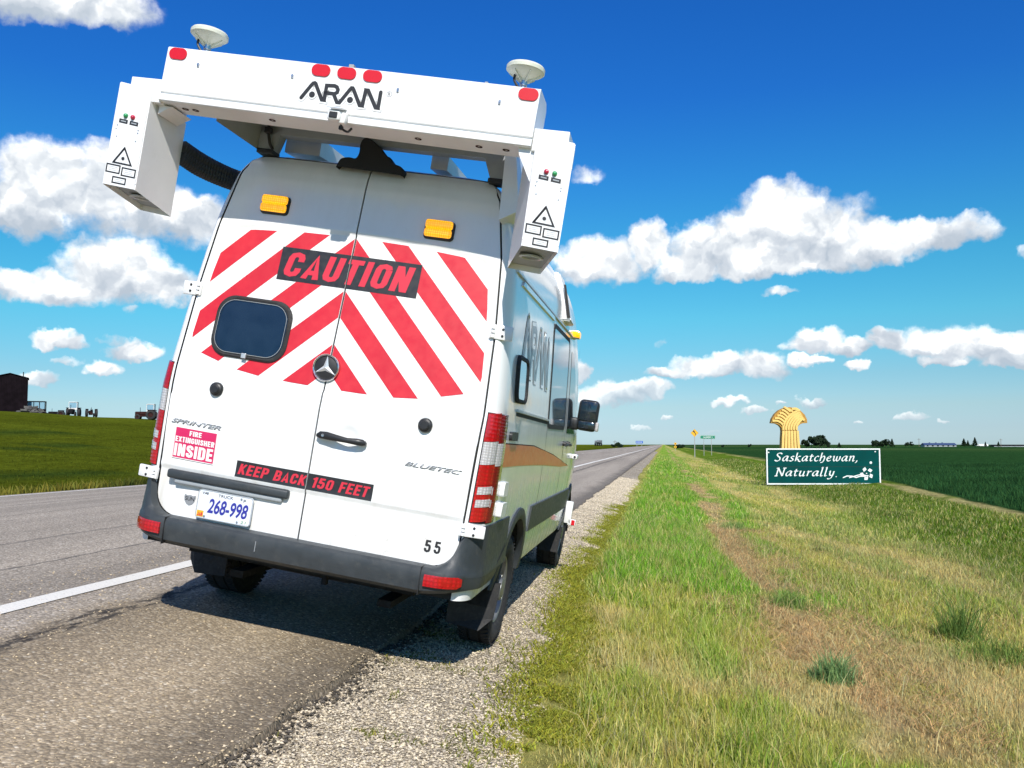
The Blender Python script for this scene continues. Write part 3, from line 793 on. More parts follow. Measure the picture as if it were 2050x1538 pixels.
# ---- loose stones on the shoulder and the asphalt
def stones(name, n, xfun, ylo, yhi, size, tone, zf, label, emb=0.35, p=1.6):
    Y = ylo + (yhi - ylo) * RNG.random(n) ** p; X = xfun(Y, n)
    s = size[0] + (size[1] - size[0]) * RNG.random(n) ** 2.2
    s *= 1 + 0.35 * np.clip((Y - 7) / 10, 0, 2)
    base = np.array([[1, 0, 0], [0, 1, 0], [-1, 0, 0], [0, -1, 0], [0, 0, .62], [0, 0, -.62]])
    F0 = np.array([[0, 1, 4], [1, 2, 4], [2, 3, 4], [3, 0, 4], [1, 0, 5], [2, 1, 5], [3, 2, 5], [0, 3, 5]])
    V = base[None] * (1 + 0.45 * (RNG.random((n, 6, 3)) - 0.5)) + 0.25 * (RNG.random((n, 6, 3)) - 0.5)
    a = RNG.random(n) * 6.283; ca, sa = np.cos(a)[:, None], np.sin(a)[:, None]
    st = 0.75 + 0.5 * RNG.random((n, 1))
    x, y = V[..., 0] * st, V[..., 1] / st
    V = np.stack([x * ca - y * sa, x * sa + y * ca, V[..., 2]], -1) * s[:, None, None]
    Z = zf(X, Y) + s * emb * 0.6
    V += np.stack([X, Y, Z], -1)[:, None, :]
    F = (F0[None] + (np.arange(n) * 6)[:, None, None]).reshape(-1, 3)
    me = bpy.data.meshes.new(name); fill_mesh(me, V.reshape(-1, 3), F, False)
    c = np.ones((n, 6, 4), np.float32); k = RNG.random((n, 1)); warm = RNG.random((n, 1))
    col = np.array(tone)[None] * (0.55 + 0.95 * k) * np.concatenate([1 + .06 * warm, np.ones((n, 1)), 1 - .14 * warm], 1)
    c[..., :3] = col[:, None, :]
    at = me.color_attributes.new('tint', 'FLOAT_COLOR', 'POINT'); at.data.foreach_set('color', c.ravel())
    me.materials.append(MATS['stones'])
    o = bpy.data.objects.new(name, me); link(o); return tag(o, label, 'gravel', None, 'stuff')
def xs_gravel(Y, n):
    a = asphalt_edge(Y) + 0.0; b = edge_r(Y) + 0.10
    return a + (b - a) * RNG.random(n)
stones('loose_gravel', 110000, xs_gravel, 2.6, 34.0, (.003, .0095), (.49, .43, .335), gravel_z, 'pale loose gravel covering the road shoulder', p=2.0)
stones('asphalt_crumbs', 7000, lambda Y, n: asphalt_edge(Y) + 0.02 + 0.10 * RNG.normal(0, 1, n) * (0.4 + 0.6 * vnoise(Y, Y * 0, 0.5, 77)), 2.4, 14.0, (.004, .014), (.075, .066, .056), gravel_z, 'dark crumbs broken off the asphalt rim', emb=1.2)
stones('stray_chips', 6500, lambda Y, n: -1.66 - 2.6 * RNG.random(n) ** 1.5, 2.2, 8.0, (.003, .008), (.46, .38, .27), lambda X, Y: road_z(X, Y) + 0.010, 'stray stone chips lying on the asphalt behind the van')

# ---- grass: real blades, thinning out with distance
def blades(name, X, Y, H, W, colr, label, lean=0.45, zf=land_z, stiff=0.5, cat='grass', kind='stuff', parent=None, loc=None, droop=1.0):
    n = len(X); a = RNG.random(n) * 6.283; ld = RNG.random(n) * 6.283
    side = np.stack([np.cos(a), np.sin(a), 0 * a], -1) * (W * 0.5)[:, None]
    L = (lean * (0.25 + RNG.random(n)) * H)
    dirv = np.stack([np.cos(ld), np.sin(ld), 0 * a], -1)
    b = np.stack([X, Y, zf(X, Y) - 0.01], -1)
    mid = b + dirv * (L * 0.32)[:, None]; mid[:, 2] += H * 0.58
    tip = b + dirv * L[:, None]; tip[:, 2] += H * (1 - 0.25 * np.clip(L / (H + 1e-6), 0, 1.5) ** 2 * droop)
    V = np.stack([b - side, b + side, mid + side * .8, mid - side * .8, tip], 1)
    if loc is not None: V = V - np.array(loc)[None, None]
    me = bpy.data.meshes.new(name)
    base = np.arange(n) * 5
    T = np.stack([base, base + 1, base + 2, base, base + 2, base + 3, base + 3, base + 2, base + 4], -1).reshape(-1, 3)
    fill_mesh(me, V.reshape(-1, 3), T, True)
    c = np.ones((n, 5, 4), np.float32)
    f = (0.70 + 0.6 * RNG.random(n))[:, None]; hue = (RNG.random(n)[:, None] - 0.5)
    cc = colr * f * np.concatenate([1 + .35 * hue, 1 + .05 * hue, 1 - .2 * hue], 1)
    c[..., :3] = cc[:, None, :]
    at = me.color_attributes.new('tint', 'FLOAT_COLOR', 'POINT'); at.data.foreach_set('color', c.ravel())
    me.materials.append(MATS['blade'])
    o = bpy.data.objects.new(name, me); link(o, parent)
    if loc is not None: o.location = loc
    return tag(o, label, cat, None, kind)
def scatter(n, x0, x1, y0, y1, p=1.0):
    Y = y0 + (y1 - y0) * RNG.random(n) ** p
    # keep to what lies inside a wide fan in front of the standpoint
    X = x0 + (x1 - x0) * RNG.random(n)
    k = (X < Y * math.tan(rad(34)) + 0.6) & (X > -Y * math.tan(rad(52)) - 1.0)
    return X[k], Y[k]
def verge(n, x0, x1, y0, y1, hs, ws, keep_edge=True, p=1.0):
    X, Y = scatter(n, x0, x1, y0, y1, p)
    if keep_edge:
        d = X - edge_r(Y)
        k = d + 0.16 * (RNG.random(len(X)) - 0.5) > 0; X, Y = X[k], Y[k]
    C = ground_color(X, Y)
    green = np.clip((C[:, 1] - C[:, 0]) * 8, 0, 1)                       # greener growth stands taller
    clump = vnoise(X, Y, 0.32, 95, 2)
    pathk = sstep(0.62, 0.95, X) * (1 - sstep(1.6, 2.1, X))
    H = (hs[0] + (hs[1] - hs[0]) * RNG.random(len(X))) * (0.55 + 0.65 * green) * (0.55 + 0.9 * clump)
    de = X - edge_r(Y)
    H *= (0.28 + 0.72 * sstep(0.05, 0.5, de)) * (1 - 0.45 * pathk)
    W = (ws[0] + (ws[1] - ws[0]) * RNG.random(len(X)))
    dry = RNG.random(len(X)) < 0.30
    C = np.where(dry[:, None], C * 0.45 + C_STRAW * 0.65, C)
    return X, Y, H, W, C * 1.18
parts = [verge(90000, -1.15, 3.6, 3.0, 8.0, (.06, .19), (.0035, .0065)), verge(105000, -1.15, 7.2, 8.0, 17.0, (.06, .18), (.006, .011)),
         verge(75000, -1.15, 8.2, 17.0, 42.0, (.06, .17), (.012, .022), True, 1.2), verge(26000, -1.15, 8.2, 42.0, 110.0, (.08, .20), (.03, .06), True, 1.3)]
X, Y, H, W, C = [np.concatenate([q[i] for q in parts]) for i in range(5)]
blades('verge_grass', X, Y, H, W, C, 'green and straw coloured grass on the verge between gravel and ditch', 0.55)
# flattened dead straw on the mown path
X, Y = scatter(70000, 0.35, 4.6, 3.3, 18.0, 1.2); C = np.array(C_TAN) * (0.75 + 0.7 * RNG.random((len(X), 1))) * np.array([1.05, 1.02, 1.0])
k = (vnoise(X, Y * 0.45, 1.1, 51, 4) > 0.36) & (RNG.random(len(X)) < np.where(X < 1.9, 0.8, 0.28)); X, Y, C = X[k], Y[k], C[k]
blades('dead_straw', X, Y, 0.05 + 0.05 * RNG.random(len(X)), 0.004 + 0.003 * RNG.random(len(X)), C, 'flattened brown dead grass along the mown path beside the verge', 2.6, droop=0.35)
# taller dry stalks standing out of the verge
X, Y = scatter(5200, -0.75, 5.0, 3.2, 17.0, 1.2); k = (X - edge_r(Y) > 0.3) & (vnoise(X, Y, 0.8, 131, 2) > 0.42); X, Y = X[k], Y[k]
C = np.array([.50, .42, .20]) * (0.65 + 0.6 * RNG.random((len(X), 1)))
blades('dry_stalks', X, Y, 0.14 + 0.16 * RNG.random(len(X)) ** 1.5, 0.0022 + 0.002 * RNG.random(len(X)) + 0.0002 * Y, C, 'thin straw coloured stalks standing above the verge grass', 0.9, droop=0.8)
# low yellow-green weeds creeping over the gravel
n = 90000; Y = 2.8 + 17 * RNG.random(n) ** 1.6; X = edge_r(Y) + 0.17 + RNG.normal(0, 0.14, n)
k = vnoise(X, Y, 0.30, 101, 3) > 0.36; X, Y = X[k], Y[k]
C = np.array([.34, .35, .045]) * (0.6 + 0.7 * RNG.random((len(X), 1)))
blades('creeping_weeds', X, Y, 0.012 + 0.032 * RNG.random(len(X)), 0.005 + 0.006 * RNG.random(len(X)), C, 'low yellow green weeds creeping along the gravel edge', 1.6, droop=0.3)
n = 9000; Y = 3.4 + 3.2 * RNG.random(n) ** 1.3; X = -1.62 + 0.9 * RNG.random(n)
k = vnoise(X, Y, 0.28, 103, 3) > 0.60; X, Y = X[k], Y[k]
C = np.array([.22, .22, .05]) * (0.6 + 0.8 * RNG.random((len(X), 1)))
blades('gravel_weeds', X, Y, 0.01 + 0.03 * RNG.random(len(X)), 0.004 + 0.005 * RNG.random(len(X)), C, 'sparse small weeds growing through the gravel', 1.4, zf=gravel_z, droop=0.3)
# crop beyond the ditch
X, Y = scatter(130000, 8.1, 34.0, 9.0, 75.0, 1.0)
k = X > field_edge(Y) + 0.05 + 0.2 * vnoise(Y, Y * 0, 2.0, 111); X, Y = X[k], Y[k]
C = C_CROP * (0.75 + 0.9 * vnoise(X, Y, 2.5, 112))[:, None] * 1.25
blades('cereal_crop', X, Y, 0.14 + 0.10 * RNG.random(len(X)), 0.012 + 0.022 * RNG.random(len(X)), C, 'dark blue green cereal crop filling the field beyond the ditch', 0.5, cat='crop')
# far side of the road
n = 60000; X = -11.62 - 38 * RNG.random(n) ** 2.2; Y = 8 + 75 * RNG.random(n)
k = (np.degrees(np.arctan2(-X, Y)) < 45) & (np.degrees(np.arctan2(-X, Y)) > 12); X, Y = X[k], Y[k]
C = ground_color(X, Y) * 1.05
blades('roadside_grass', X, Y, (0.10 + 0.16 * RNG.random(len(X))) * np.where(X > -13.0, 1.0, .42), 0.012 + 0.022 * RNG.random(len(X)), C, 'dark green grass on the slope across the road', 0.6)

# single tufts and weeds that stand out of the bank
def tuft(px, py, depth_xy, h, spread, n, tone, label, w=(.004, .008), lean=0.85):
    x, y = depth_xy; z = float(land_z(np.array(x), np.array(y)))
    X = x + np.clip(RNG.normal(0, spread * .38, n), -spread * .6, spread * .6) + spread * .25 * np.sign(RNG.random(n) - .6); Y = y + np.clip(RNG.normal(0, spread * .45, n), -spread * .7, spread * .7)
    Hh = h * (0.25 + 0.85 * RNG.random(n) ** 1.6) * np.exp(-((X - x) ** 2 + (Y - y) ** 2) / (2 * (spread * .8) ** 2))
    C = np.array(tone)[None] * (0.7 + 0.6 * RNG.random((n, 1)))
    Wd = w[0] + (w[1] - w[0]) * RNG.random(n)
    o = blades('grass_tuft', X, Y, Hh, Wd, C, label, lean, cat='plant', kind=None, loc=(x, y, z))
    return o
def on_ground(px, py):
    d = ray_dir(px, py); t = 3.0
    for _ in range(4000):
        p = Vector((0, 0, CAM_Z)) + d * t
        if p.z < float(land_z(np.array(p.x), np.array(p.y))): break
        t += 0.01
    return p.x, p.y
tuft(0, 0, on_ground(1672, 1365), 0.28, 0.18, 800, (.215, .345, .130), 'dense blue green grass tuft alone on the dead brown path')
tuft(0, 0, on_ground(1582, 1215), 0.26, 0.24, 600, (.225, .335, .085), 'green grass tuft beside the brown path, behind the blue green one')
tuft(0, 0, on_ground(1925, 1285), 0.60, 0.22, 500, (.165, .255, .060), 'tall dark weed clump standing above the bank near the right edge')
tuft(0, 0, on_ground(2010, 1330), 0.30, 0.45, 1000, (.205, .290, .065), 'low dark weeds at the right edge below the tall clump')
tuft(0, 0, on_ground(1470, 1060), 0.26, 0.35, 500, (.225, .330, .095), 'soft green weed patch at the edge of the lush strip')
tuft(0, 0, on_ground(1640, 1105), 0.14, 0.14, 160, (.12, .13, .04), 'small dark weed on the pale mown bank')

# ================================================================== the van (local frame: x right, y forward, z up; origin on the ground under the rear doors)
VAN_POS = (-2.0541, 4.6272, CAM_Z - 1.1363)
van = empty('survey_van', VAN_POS, 0, 'white survey van with red chevron rear doors and roof sensor rack, leaning on the shoulder', 'van')
van.rotation_mode = 'QUATERNION'
van.rotation_quaternion = (Matrix.Rotation(rad(0.23), 3, 'X') @ Matrix.Rotation(rad(9.35), 3, 'Y')).to_quaternion()

WZ = [.40, .52, .70, 1.0, 1.3, 1.5, 1.9, 2.2, 2.4, 2.5, 2.60, 2.66, 2.70, 2.735, 2.755, 2.772, 2.785, 2.795]
WW = [.950, .972, .988, .995, .992, .980, .945, .915, .885, .858, .818, .786, .755, .705, .62, .46, .26, .02]
YZ = [.40, 1.35, 2.60, 2.66, 2.70, 2.735, 2.755, 2.772, 2.785, 2.795]
YR = [.0, .0, .1375, .152, .168, .195, .235, .33, .50, .75]
FZ = [.40, .60, .90, 1.05, 1.16, 1.30, 1.80, 2.30, 2.55, 2.70, 2.755, 2.795]
FY = [5.80, 5.86, 5.84, 5.72, 5.45, 5.10, 4.66, 4.20, 3.95, 3.70, 3.45, 2.9]
XO_Z = [.60, .90, 1.45, 1.9, 2.3, 2.62, 2.70, 2.745, 2.8]
XO_X = [.872, .880, .893, .872, .832, .768, .72, .66, .02]
def w_at(z): return float(np.interp(z, WZ, WW))
def yr_at(z): return float(np.interp(z, YZ, YR))
def xo_at(z): return min(float(np.interp(z, XO_Z, XO_X)), w_at(z) * 0.985)
def sm(a, b, x):
    t = min(1.0, max(0.0, (x - a) / (b - a))); return t * t * (3 - 2 * t)
def rear_y(x, z): return yr_at(z) + 0.030 * (abs(x) / 0.9) ** 3
# the pressed panel in the upper doors, where the chevrons sit (half outline, x >= 0)
PANEL = [(0, 2.318), (.30, 2.312), (.60, 2.292), (.70, 2.280), (.745, 2.262), (.772, 2.225), (.785, 2.17), (.81, 2.02), (.835, 1.80), (.848, 1.65), (.842, 1.60), (.825, 1.57), (.79, 1.552), (.70, 1.527), (.54, 1.484), (.40, 1.468), (.20, 1.460), (0, 1.458)]
def panel_sd(x, z):
    """signed distance-like value, > 0 inside the pressed panel"""
    x = abs(x); best = 1e9
    for (a, b) in zip(PANEL, PANEL[1:]):
        ex, ez = b[0] - a[0], b[1] - a[1]; l = math.hypot(ex, ez)
        best = min(best, ((x - a[0]) * ez - (z - a[1]) * ex) / l)
    return best
def disp(x, z):
    """pressings in the door skin, positive = inwards"""
    d = 0.0
    if 1.35 < z < 2.45: d += 0.009 * sm(-0.024, -0.011, panel_sd(x, z))
    d += 0.007 * sm(.905, .885, z) - 0.004 * sm(.93, .905, z) * sm(.88, .905, z)
    ax = abs(x); cz = 1.226 + (ax - .42) * 0.165
    if ax > .38: d -= 0.010 * sm(.38, .62, ax) * sm(cz + .004, cz - .014, z) * sm(.93, 1.15, z)
    r = math.hypot(x - .186, z - 1.216)
    if r < .085: d += 0.012 * sm(.085, .03, r)
    r = math.hypot(x - .595, (z - 1.335) * .8)
    if r < .06: d += 0.011 * sm(.06, .03, r)
    return d
def Fr(x, z, l=0.0): return (x, rear_y(x, z) + disp(x, z) - l, z)
def side_w(y, z):
    w = w_at(z)
    w -= 0.030 * max(0, y - 3.7) ** 2
    return w
def Fs(y, z, l=0.0): return (side_w(y, z) + l, y, z)
def FsL(y, z, l=0.0): return (-side_w(y, z) - l, y, z)
CORN = 0.17
def corner(t, z, l=0.0, s=1):
    """rear corner, t 0 at the door seam .. 1 where the side begins, then on along the side in metres"""
    xo = xo_at(z) + 0.007; w = w_at(z); y0 = rear_y(xo, z)
    if t <= 1:
        a = t * math.pi / 2
        x = xo + (w - xo) * math.sin(a); y = y0 + CORN * (1 - math.cos(a)) * 0.9
        nx, ny = math.sin(a) + 0.05, -math.cos(a)
    else:
        x = side_w(y0 + CORN * .9 + t - 1, z); y = y0 + CORN * .9 + (t - 1); nx, ny = 1, 0
    n = math.hypot(nx, ny)
    return (s * (x + l * nx / n), y + l * ny / n, z)

# ---- body shell: horizontal slices, left and right
ARCH = [(1.20, .36, .47), (4.87, .36, .45)]
def z_min(y):
    z = .47
    for yc, zc, r in ARCH:
        if abs(y - yc) < r: z = max(z, zc + math.sqrt(r * r - (y - yc) ** 2))
    return z
def body_shell():
    zs = [.47, .55] + list(np.arange(.62, 2.60, .05)) + [2.60, 2.63, 2.66, 2.68, 2.70, 2.72, 2.735, 2.745, 2.755, 2.765, 2.772, 2.779, 2.785, 2.790, 2.795]
    bm = BM(); rows = []
    ts = np.linspace(0, 1, 9)
    fr = list(np.linspace(.06, .70, 46)) + list(np.linspace(.72, .9, 12))
    for z in zs:
        row = []; w = w_at(z); xo = xo_at(z); yf = float(np.interp(z, FZ, FY)); ins = 0.016 if z < 2.742 else 0.0
        for k in range(6): row.append((xo * k / 5, rear_y(xo * k / 5, z) + ins, z, 0))          # behind the doors
        for t in ts: p = corner(t, z); row.append((p[0], p[1], z, 1))
        ya = row[-1][1]
        for q in fr:
            y = ya + (yf - .42 - ya) * (q - .06) / .84 if z > .9 else ya + (5.40 - ya) * (q - .06) / .84
            if z <= 2.745:
                zz = max(z, z_min(y)) if z < .9 else z
            else: zz = z
            row.append((side_w(y, zz), y, zz, 1))
        x1, y1 = row[-1][0], row[-1][1]
        for k in range(1, 9):
            a = k / 8 * math.pi / 2
            row.append((x1 - (x1 * .35) * (1 - math.cos(a)), y1 + (yf - y1) * math.sin(a), z, 1))
        for k in range(1, 4): row.append((x1 * .65 * (1 - k / 3), yf + 0.015 * k, z, 1))
        rows.append(row)
    for s in (1, -1):
        vr = [[bm.verts.new((s * p[0], p[1], p[2])) for p in row] for row in rows]
        for i in range(len(zs) - 1):
            for j in range(len(rows[0]) - 1):
                q = [vr[i][j], vr[i][j + 1], vr[i + 1][j + 1], vr[i + 1][j]]
                f = bm.faces.new(q if s > 0 else q[::-1])
                f.material_index = 1 if (j < 6 and zs[i + 1] <= 2.746) else 0
                f.smooth = True
    bmesh.ops.remove_doubles(bm, verts=bm.verts[:], dist=2e-4)
    return obj('body_shell', bm, ['white_paint', 'gap_black'], van, True, 40)
body = body_shell()
bm = BM()
box(bm, -.66, .66, .10, 5.5, .44, .66); box(bm, -.90, .90, 1.75, 4.3, .44, .66); box(bm, -.40, .40, .9, 5.2, .32, .44)
cyl(bm, (-.75, 1.20, .36), (.75, 1.20, .36), .055); lathe(bm, [(-.16, .05), (-.10, .14), (.10, .14), (.16, .05)], (0.05, 1.20, .36), (1, 0, 0))
cyl(bm, (.30, .40, .42), (.30, 2.2, .42), .03); box(bm, -.35, .25, .35, .85, .37, .44, .05)
for x in (-.45, .45): box(bm, x - .04, x + .04, .3, 2.2, .30, .34)
box(bm, .165, .190, .02, .06, .42, .50)
obj('underbody', bm, 'underbody', van)

# ---- rear doors
PANEL_FULL = PANEL + [(-x, z) for x, z in reversed(PANEL[1:-1])]
def door(s):
    bm = BM(); z0, z1, r0, r1 = .632, 2.735, .13, .075
    zs = [z0 + r0 * (1 - math.cos(a)) for a in np.linspace(0, math.pi / 2, 9)] + list(np.arange(z0 + r0 + .012, z1 - r1, .0125)) + [z1 - r1 * (1 - math.sin(a)) for a in np.linspace(0, math.pi / 2, 8)]
    rows = []
    for z in zs:
        xo = xo_at(z) - .004
        if z < z0 + r0: xo -= r0 * (1 - math.sqrt(max(0, 1 - ((z0 + r0 - z) / r0) ** 2)))
        if z > z1 - r1: xo = (xo_at(z1 - r1) - .004) - .10 * (1 - math.sqrt(max(0, 1 - ((z - z1 + r1) / r1) ** 2)))
        rows.append([(s * (.0045 + (xo - .0045) * k / 70), z) for k in range(71)])
    vs = [[bm.verts.new(Fr(x, z)) for x, z in r] for r in rows]
    for i in range(len(rows) - 1):
        for k in range(70):
            q = [vs[i][k], vs[i][k + 1], vs[i + 1][k + 1], vs[i + 1][k]]
            bm.faces.new(q if s > 0 else q[::-1])
    be = [e for e in bm.edges if e.is_boundary]
    r = bmesh.ops.extrude_edge_only(bm, edges=be)
    for v in r['geom']:
        if isinstance(v, bmesh.types.BMVert): v.co.y += .014
    o = obj('rear_door', bm, 'white_paint', van, True, 38)
    clip = [((s * .0045, 0, 0), (-s, 0, 0))]
    # chevron panel: white film with red stripes
    half = [(s * x, z) for x, z in PANEL]
    edge = s * .006
    inner = list(half)
    for (a, b) in zip(half, half[1:]):                       # keep clear of the pressed rim
        ex, ez = b[0] - a[0], b[1] - a[1]; l = math.hypot(ex, ez); nx, nz = s * ez / l, -s * ex / l
        inner = clip_half(inner, nx, nz, -(nx * a[0] + nz * a[1]) - .003)
    inner = clip_half(inner, s, 0, -s * edge)
    wrap('white_film', flat_bm([inner]), Fr, .0008, 'vinyl_white', o, .03)
    for k in range(5):
        a = 1.560 + .302 * k; b = a + .150
        poly = clip_half(clip_half(inner, s, 1, -a), -s, -1, b)
        if len(poly) >= 3: wrap('red_stripe', flat_bm([poly]), Fr, .0018, 'vinyl_red', o, .03)
    wrap('caution_banner', flat_bm([[(-.413, 2.022), (.408, 2.022), (.408, 2.212), (-.413, 2.212)]]), Fr, .0028, 'vinyl_black', o, .03, clip)
    wrap('lettering', block_text('CAUTION', -.372, .362, 2.045, 2.190, .185, .16), Fr, .0038, 'letter_red', o, .04, clip)
    wrap('keep_back_banner', flat_bm([[(-.418, .908), (.373, .908), (.373, .996), (-.418, .996)]]), Fr, .0018, 'vinyl_black', o, .03, clip)
    wrap('lettering', block_text('KEEP BACK 150 FEET', -.398, .352, .923, .981, .175, .16), Fr, .0028, 'letter_red', o, .04, clip)
    return o
doorR = door(1); doorL = door(-1)
def add(name, bm, mat, parent=van, smooth=False, ang=35): return obj(name, bm, mat, parent, smooth, ang if smooth else None)
# left-door window
wo = rrect(-.722, -.262, 1.548, 1.898, .105, 8); wi = rrect(-.699, -.285, 1.571, 1.875, .092, 8)
wm = rrect(-.711, -.273, 1.559, 1.887, .098, 8)
frame_bm = BM()
def frame_loop(loops):
    bm = BM(); vs = [[bm.verts.new(Fr(p[0], p[1], l)) for p in lp] for lp, l in loops]; n = len(vs[0])
    for a, b in zip(vs, vs[1:]):
        for i in range(n): bm.faces.new((a[i], a[(i + 1) % n], b[(i + 1) % n], b[i]))
    return bm
frame_bm.free()
win = add('window', frame_loop([(wo, .001), (wo, .008), (wm, .016), (wi, .012), (wi, .004)]), 'rubber', doorL, True, 50)
wrap('pane', flat_bm([wi]), lambda x, z, l: (x, rear_y(x, z) - l, z), .004, 'tinted_glass', win, .06)
wrap('trim_ring', ring_bm(rrect(-.697, -.287, 1.573, 1.873, .090, 8), rrect(-.6945, -.2895, 1.5755, 1.8705, .088, 8)), lambda x, z, l: (x, rear_y(x, z) - l, z), .0125, 'post_grey', win, 0)
bm = BM(); box(bm, -.505, -.478, rear_y(.5, 1.56) - .024, rear_y(.5, 1.56) - .008, 1.552, 1.580, .003); add('window_catch', bm, 'aluminium', win)

# amber warning lamps
for s, px_, pz in ((-1, -.510, 2.442), (1, .466, 2.416)):
    y = rear_y(px_, pz); M = Matrix.Translation((px_, y, pz)) @ Matrix.Rotation(rad(-6.3), 4, 'X')
    bm = BM(); box(bm, -.086, .086, -.024, .030, -.056, .056, .022, M, 4)
    lamp = add('warning_lamp', bm, 'black_plastic', doorL if s < 0 else doorR, True, 40)
    bm = BM()
    for za, zb in ((-.001, .050), (-.047, .001)):
        box(bm, -.078, .078, -.042, -.010, za, zb, .015, M, 4)
    add('amber_lens', bm, 'amber_lens', lamp, True, 40)
    bm = BM()
    for k in range(-6, 7):
        for za, zb in ((.008, .042), (-.038, -.008)): box(bm, k * .0098 - .0012, k * .0098 + .0012, -.0435, -.039, za, zb, 0, M)
    add('lens_rib', bm, 'amber_lens', lamp)

# star emblem
ex, ez = -.008, 1.572; ey = rear_y(0, ez) + .009
bm = BM(); lathe(bm, [(0, .074), (.014, .074), (.018, .068), (.018, 0)], (ex, ey, ez), (0, -1, 0), 40); emb = add('emblem', bm, 'letter_black', doorR, True)
bm = BM(); lathe(bm, [(.012, .0755), (.024, .0755), (.027, .071), (.024, .066), (.017, .066)], (ex, ey, ez), (0, -1, 0), 48); add('emblem_ring', bm, 'chrome', emb, True, 60)
bm = BM(); star_top = bm.verts.new((ex, ey - .030, ez)); pts = []
for k in range(6):
    a = rad(90 + 60 * k); r = .067 if k % 2 == 0 else .0165
    pts.append(bm.verts.new((ex + r * math.cos(a), ey - .019, ez + r * math.sin(a))))
for k in range(6): bm.faces.new((star_top, pts[k], pts[(k + 1) % 6]))
add('star', bm, 'bright_metal', emb)

# door buffers, handle, hinges
for s, kx, kz, par in ((-1, -.612, 1.360, doorL), (1, .595, 1.352, doorR)):
    y = rear_y(kx, kz) + (.010 if s > 0 else 0)
    bm = BM(); lathe(bm, [(-.01, .039), (.012, .039), (.020, .034), (.024, .026), (.030, .026), (.036, .020), (.036, 0)], (kx, y, kz), (0, -1, 0), 28)
    add('door_buffer', bm, 'black_plastic', par, True, 30)
bm = BM(); pts = [(.020, 1.207), (.040, 1.212), (.08, 1.213), (.12, 1.210), (.20, 1.206), (.25, 1.207), (.285, 1.207), (.300, 1.203)]
hv = []
for i, (x, z) in enumerate(pts):
    h = (.010, .019, .021, .019, .014, .018, .017, .008)[i]; y = -(.018, .030, .034, .040, .042, .038, .030, .016)[i]
    hv.append([bm.verts.new((x, y + .012 * math.cos(a) * -1 - .004, z + h * math.sin(a))) for a in np.linspace(0, 2 * math.pi, 12, endpoint=False)])
for a, b in zip(hv, hv[1:]):
    for k in range(12): bm.faces.new((a[k], a[(k + 1) % 12], b[(k + 1) % 12], b[k]))
bm.faces.new(hv[0]); bm.faces.new(hv[-1][::-1])
box(bm, .028, .105, -.03, .012, 1.200, 1.222); box(bm, .25, .29, -.03, .012, 1.198, 1.216)
hd = add('door_handle', bm, 'black_plastic', doorR, True, 40)
bm = BM(); lathe(bm, [(0, .008), (.004, .008), (.004, .004), (.002, 0)], (.062, -.046, 1.212), (0, -1, 0), 14); add('lock', bm, 'steel', hd, True)

def hinge(cx_, cz_, s, yaw, y0, w=.125, h=.068):
    M = Matrix.Translation((cx_, y0, cz_)) @ Matrix.Rotation(yaw, 4, 'Z')
    bm = BM(); box(bm, -w / 2, w / 2, -.014, .006, -h / 2, h / 2, .006, M)
    inn = -s
    xk = inn * w * .36
    for za, zb in ((-h * .42, -h * .18), (-h * .10, h * .10), (h * .18, h * .42)):
        cyl(bm, M @ Vector((xk, -.016, za)), M @ Vector((xk, -.016, zb)), .011, seg=12)
    o = add('hinge', bm, 'white_metal', van, True, 40)
    bm = BM()
    for z in (-.018, .018): lathe(bm, [(0, .007), (.004, .007), (.005, 0)], M @ Vector((s * w * .06, -.014, z)), M.to_3x3() @ Vector((0, -1, 0)), 10)
    add_split('hinge_bolt', bm, 'letter_black', o)
    bm = BM(); box(bm, min(xk, xk + inn * .004), max(xk, xk + inn * .004) + .002, -.0155, -.0135, -h * .36, h * .36, 0, M); add('hinge_slot', bm, 'letter_black', o)
for s in (-1, 1):
    hinge(s * .905, 1.905, s, s * .18, rear_y(.88, 1.9) + .006, .125, .078)
    hinge(s * .935, .846, s, s * .25, .022, .135, .066)

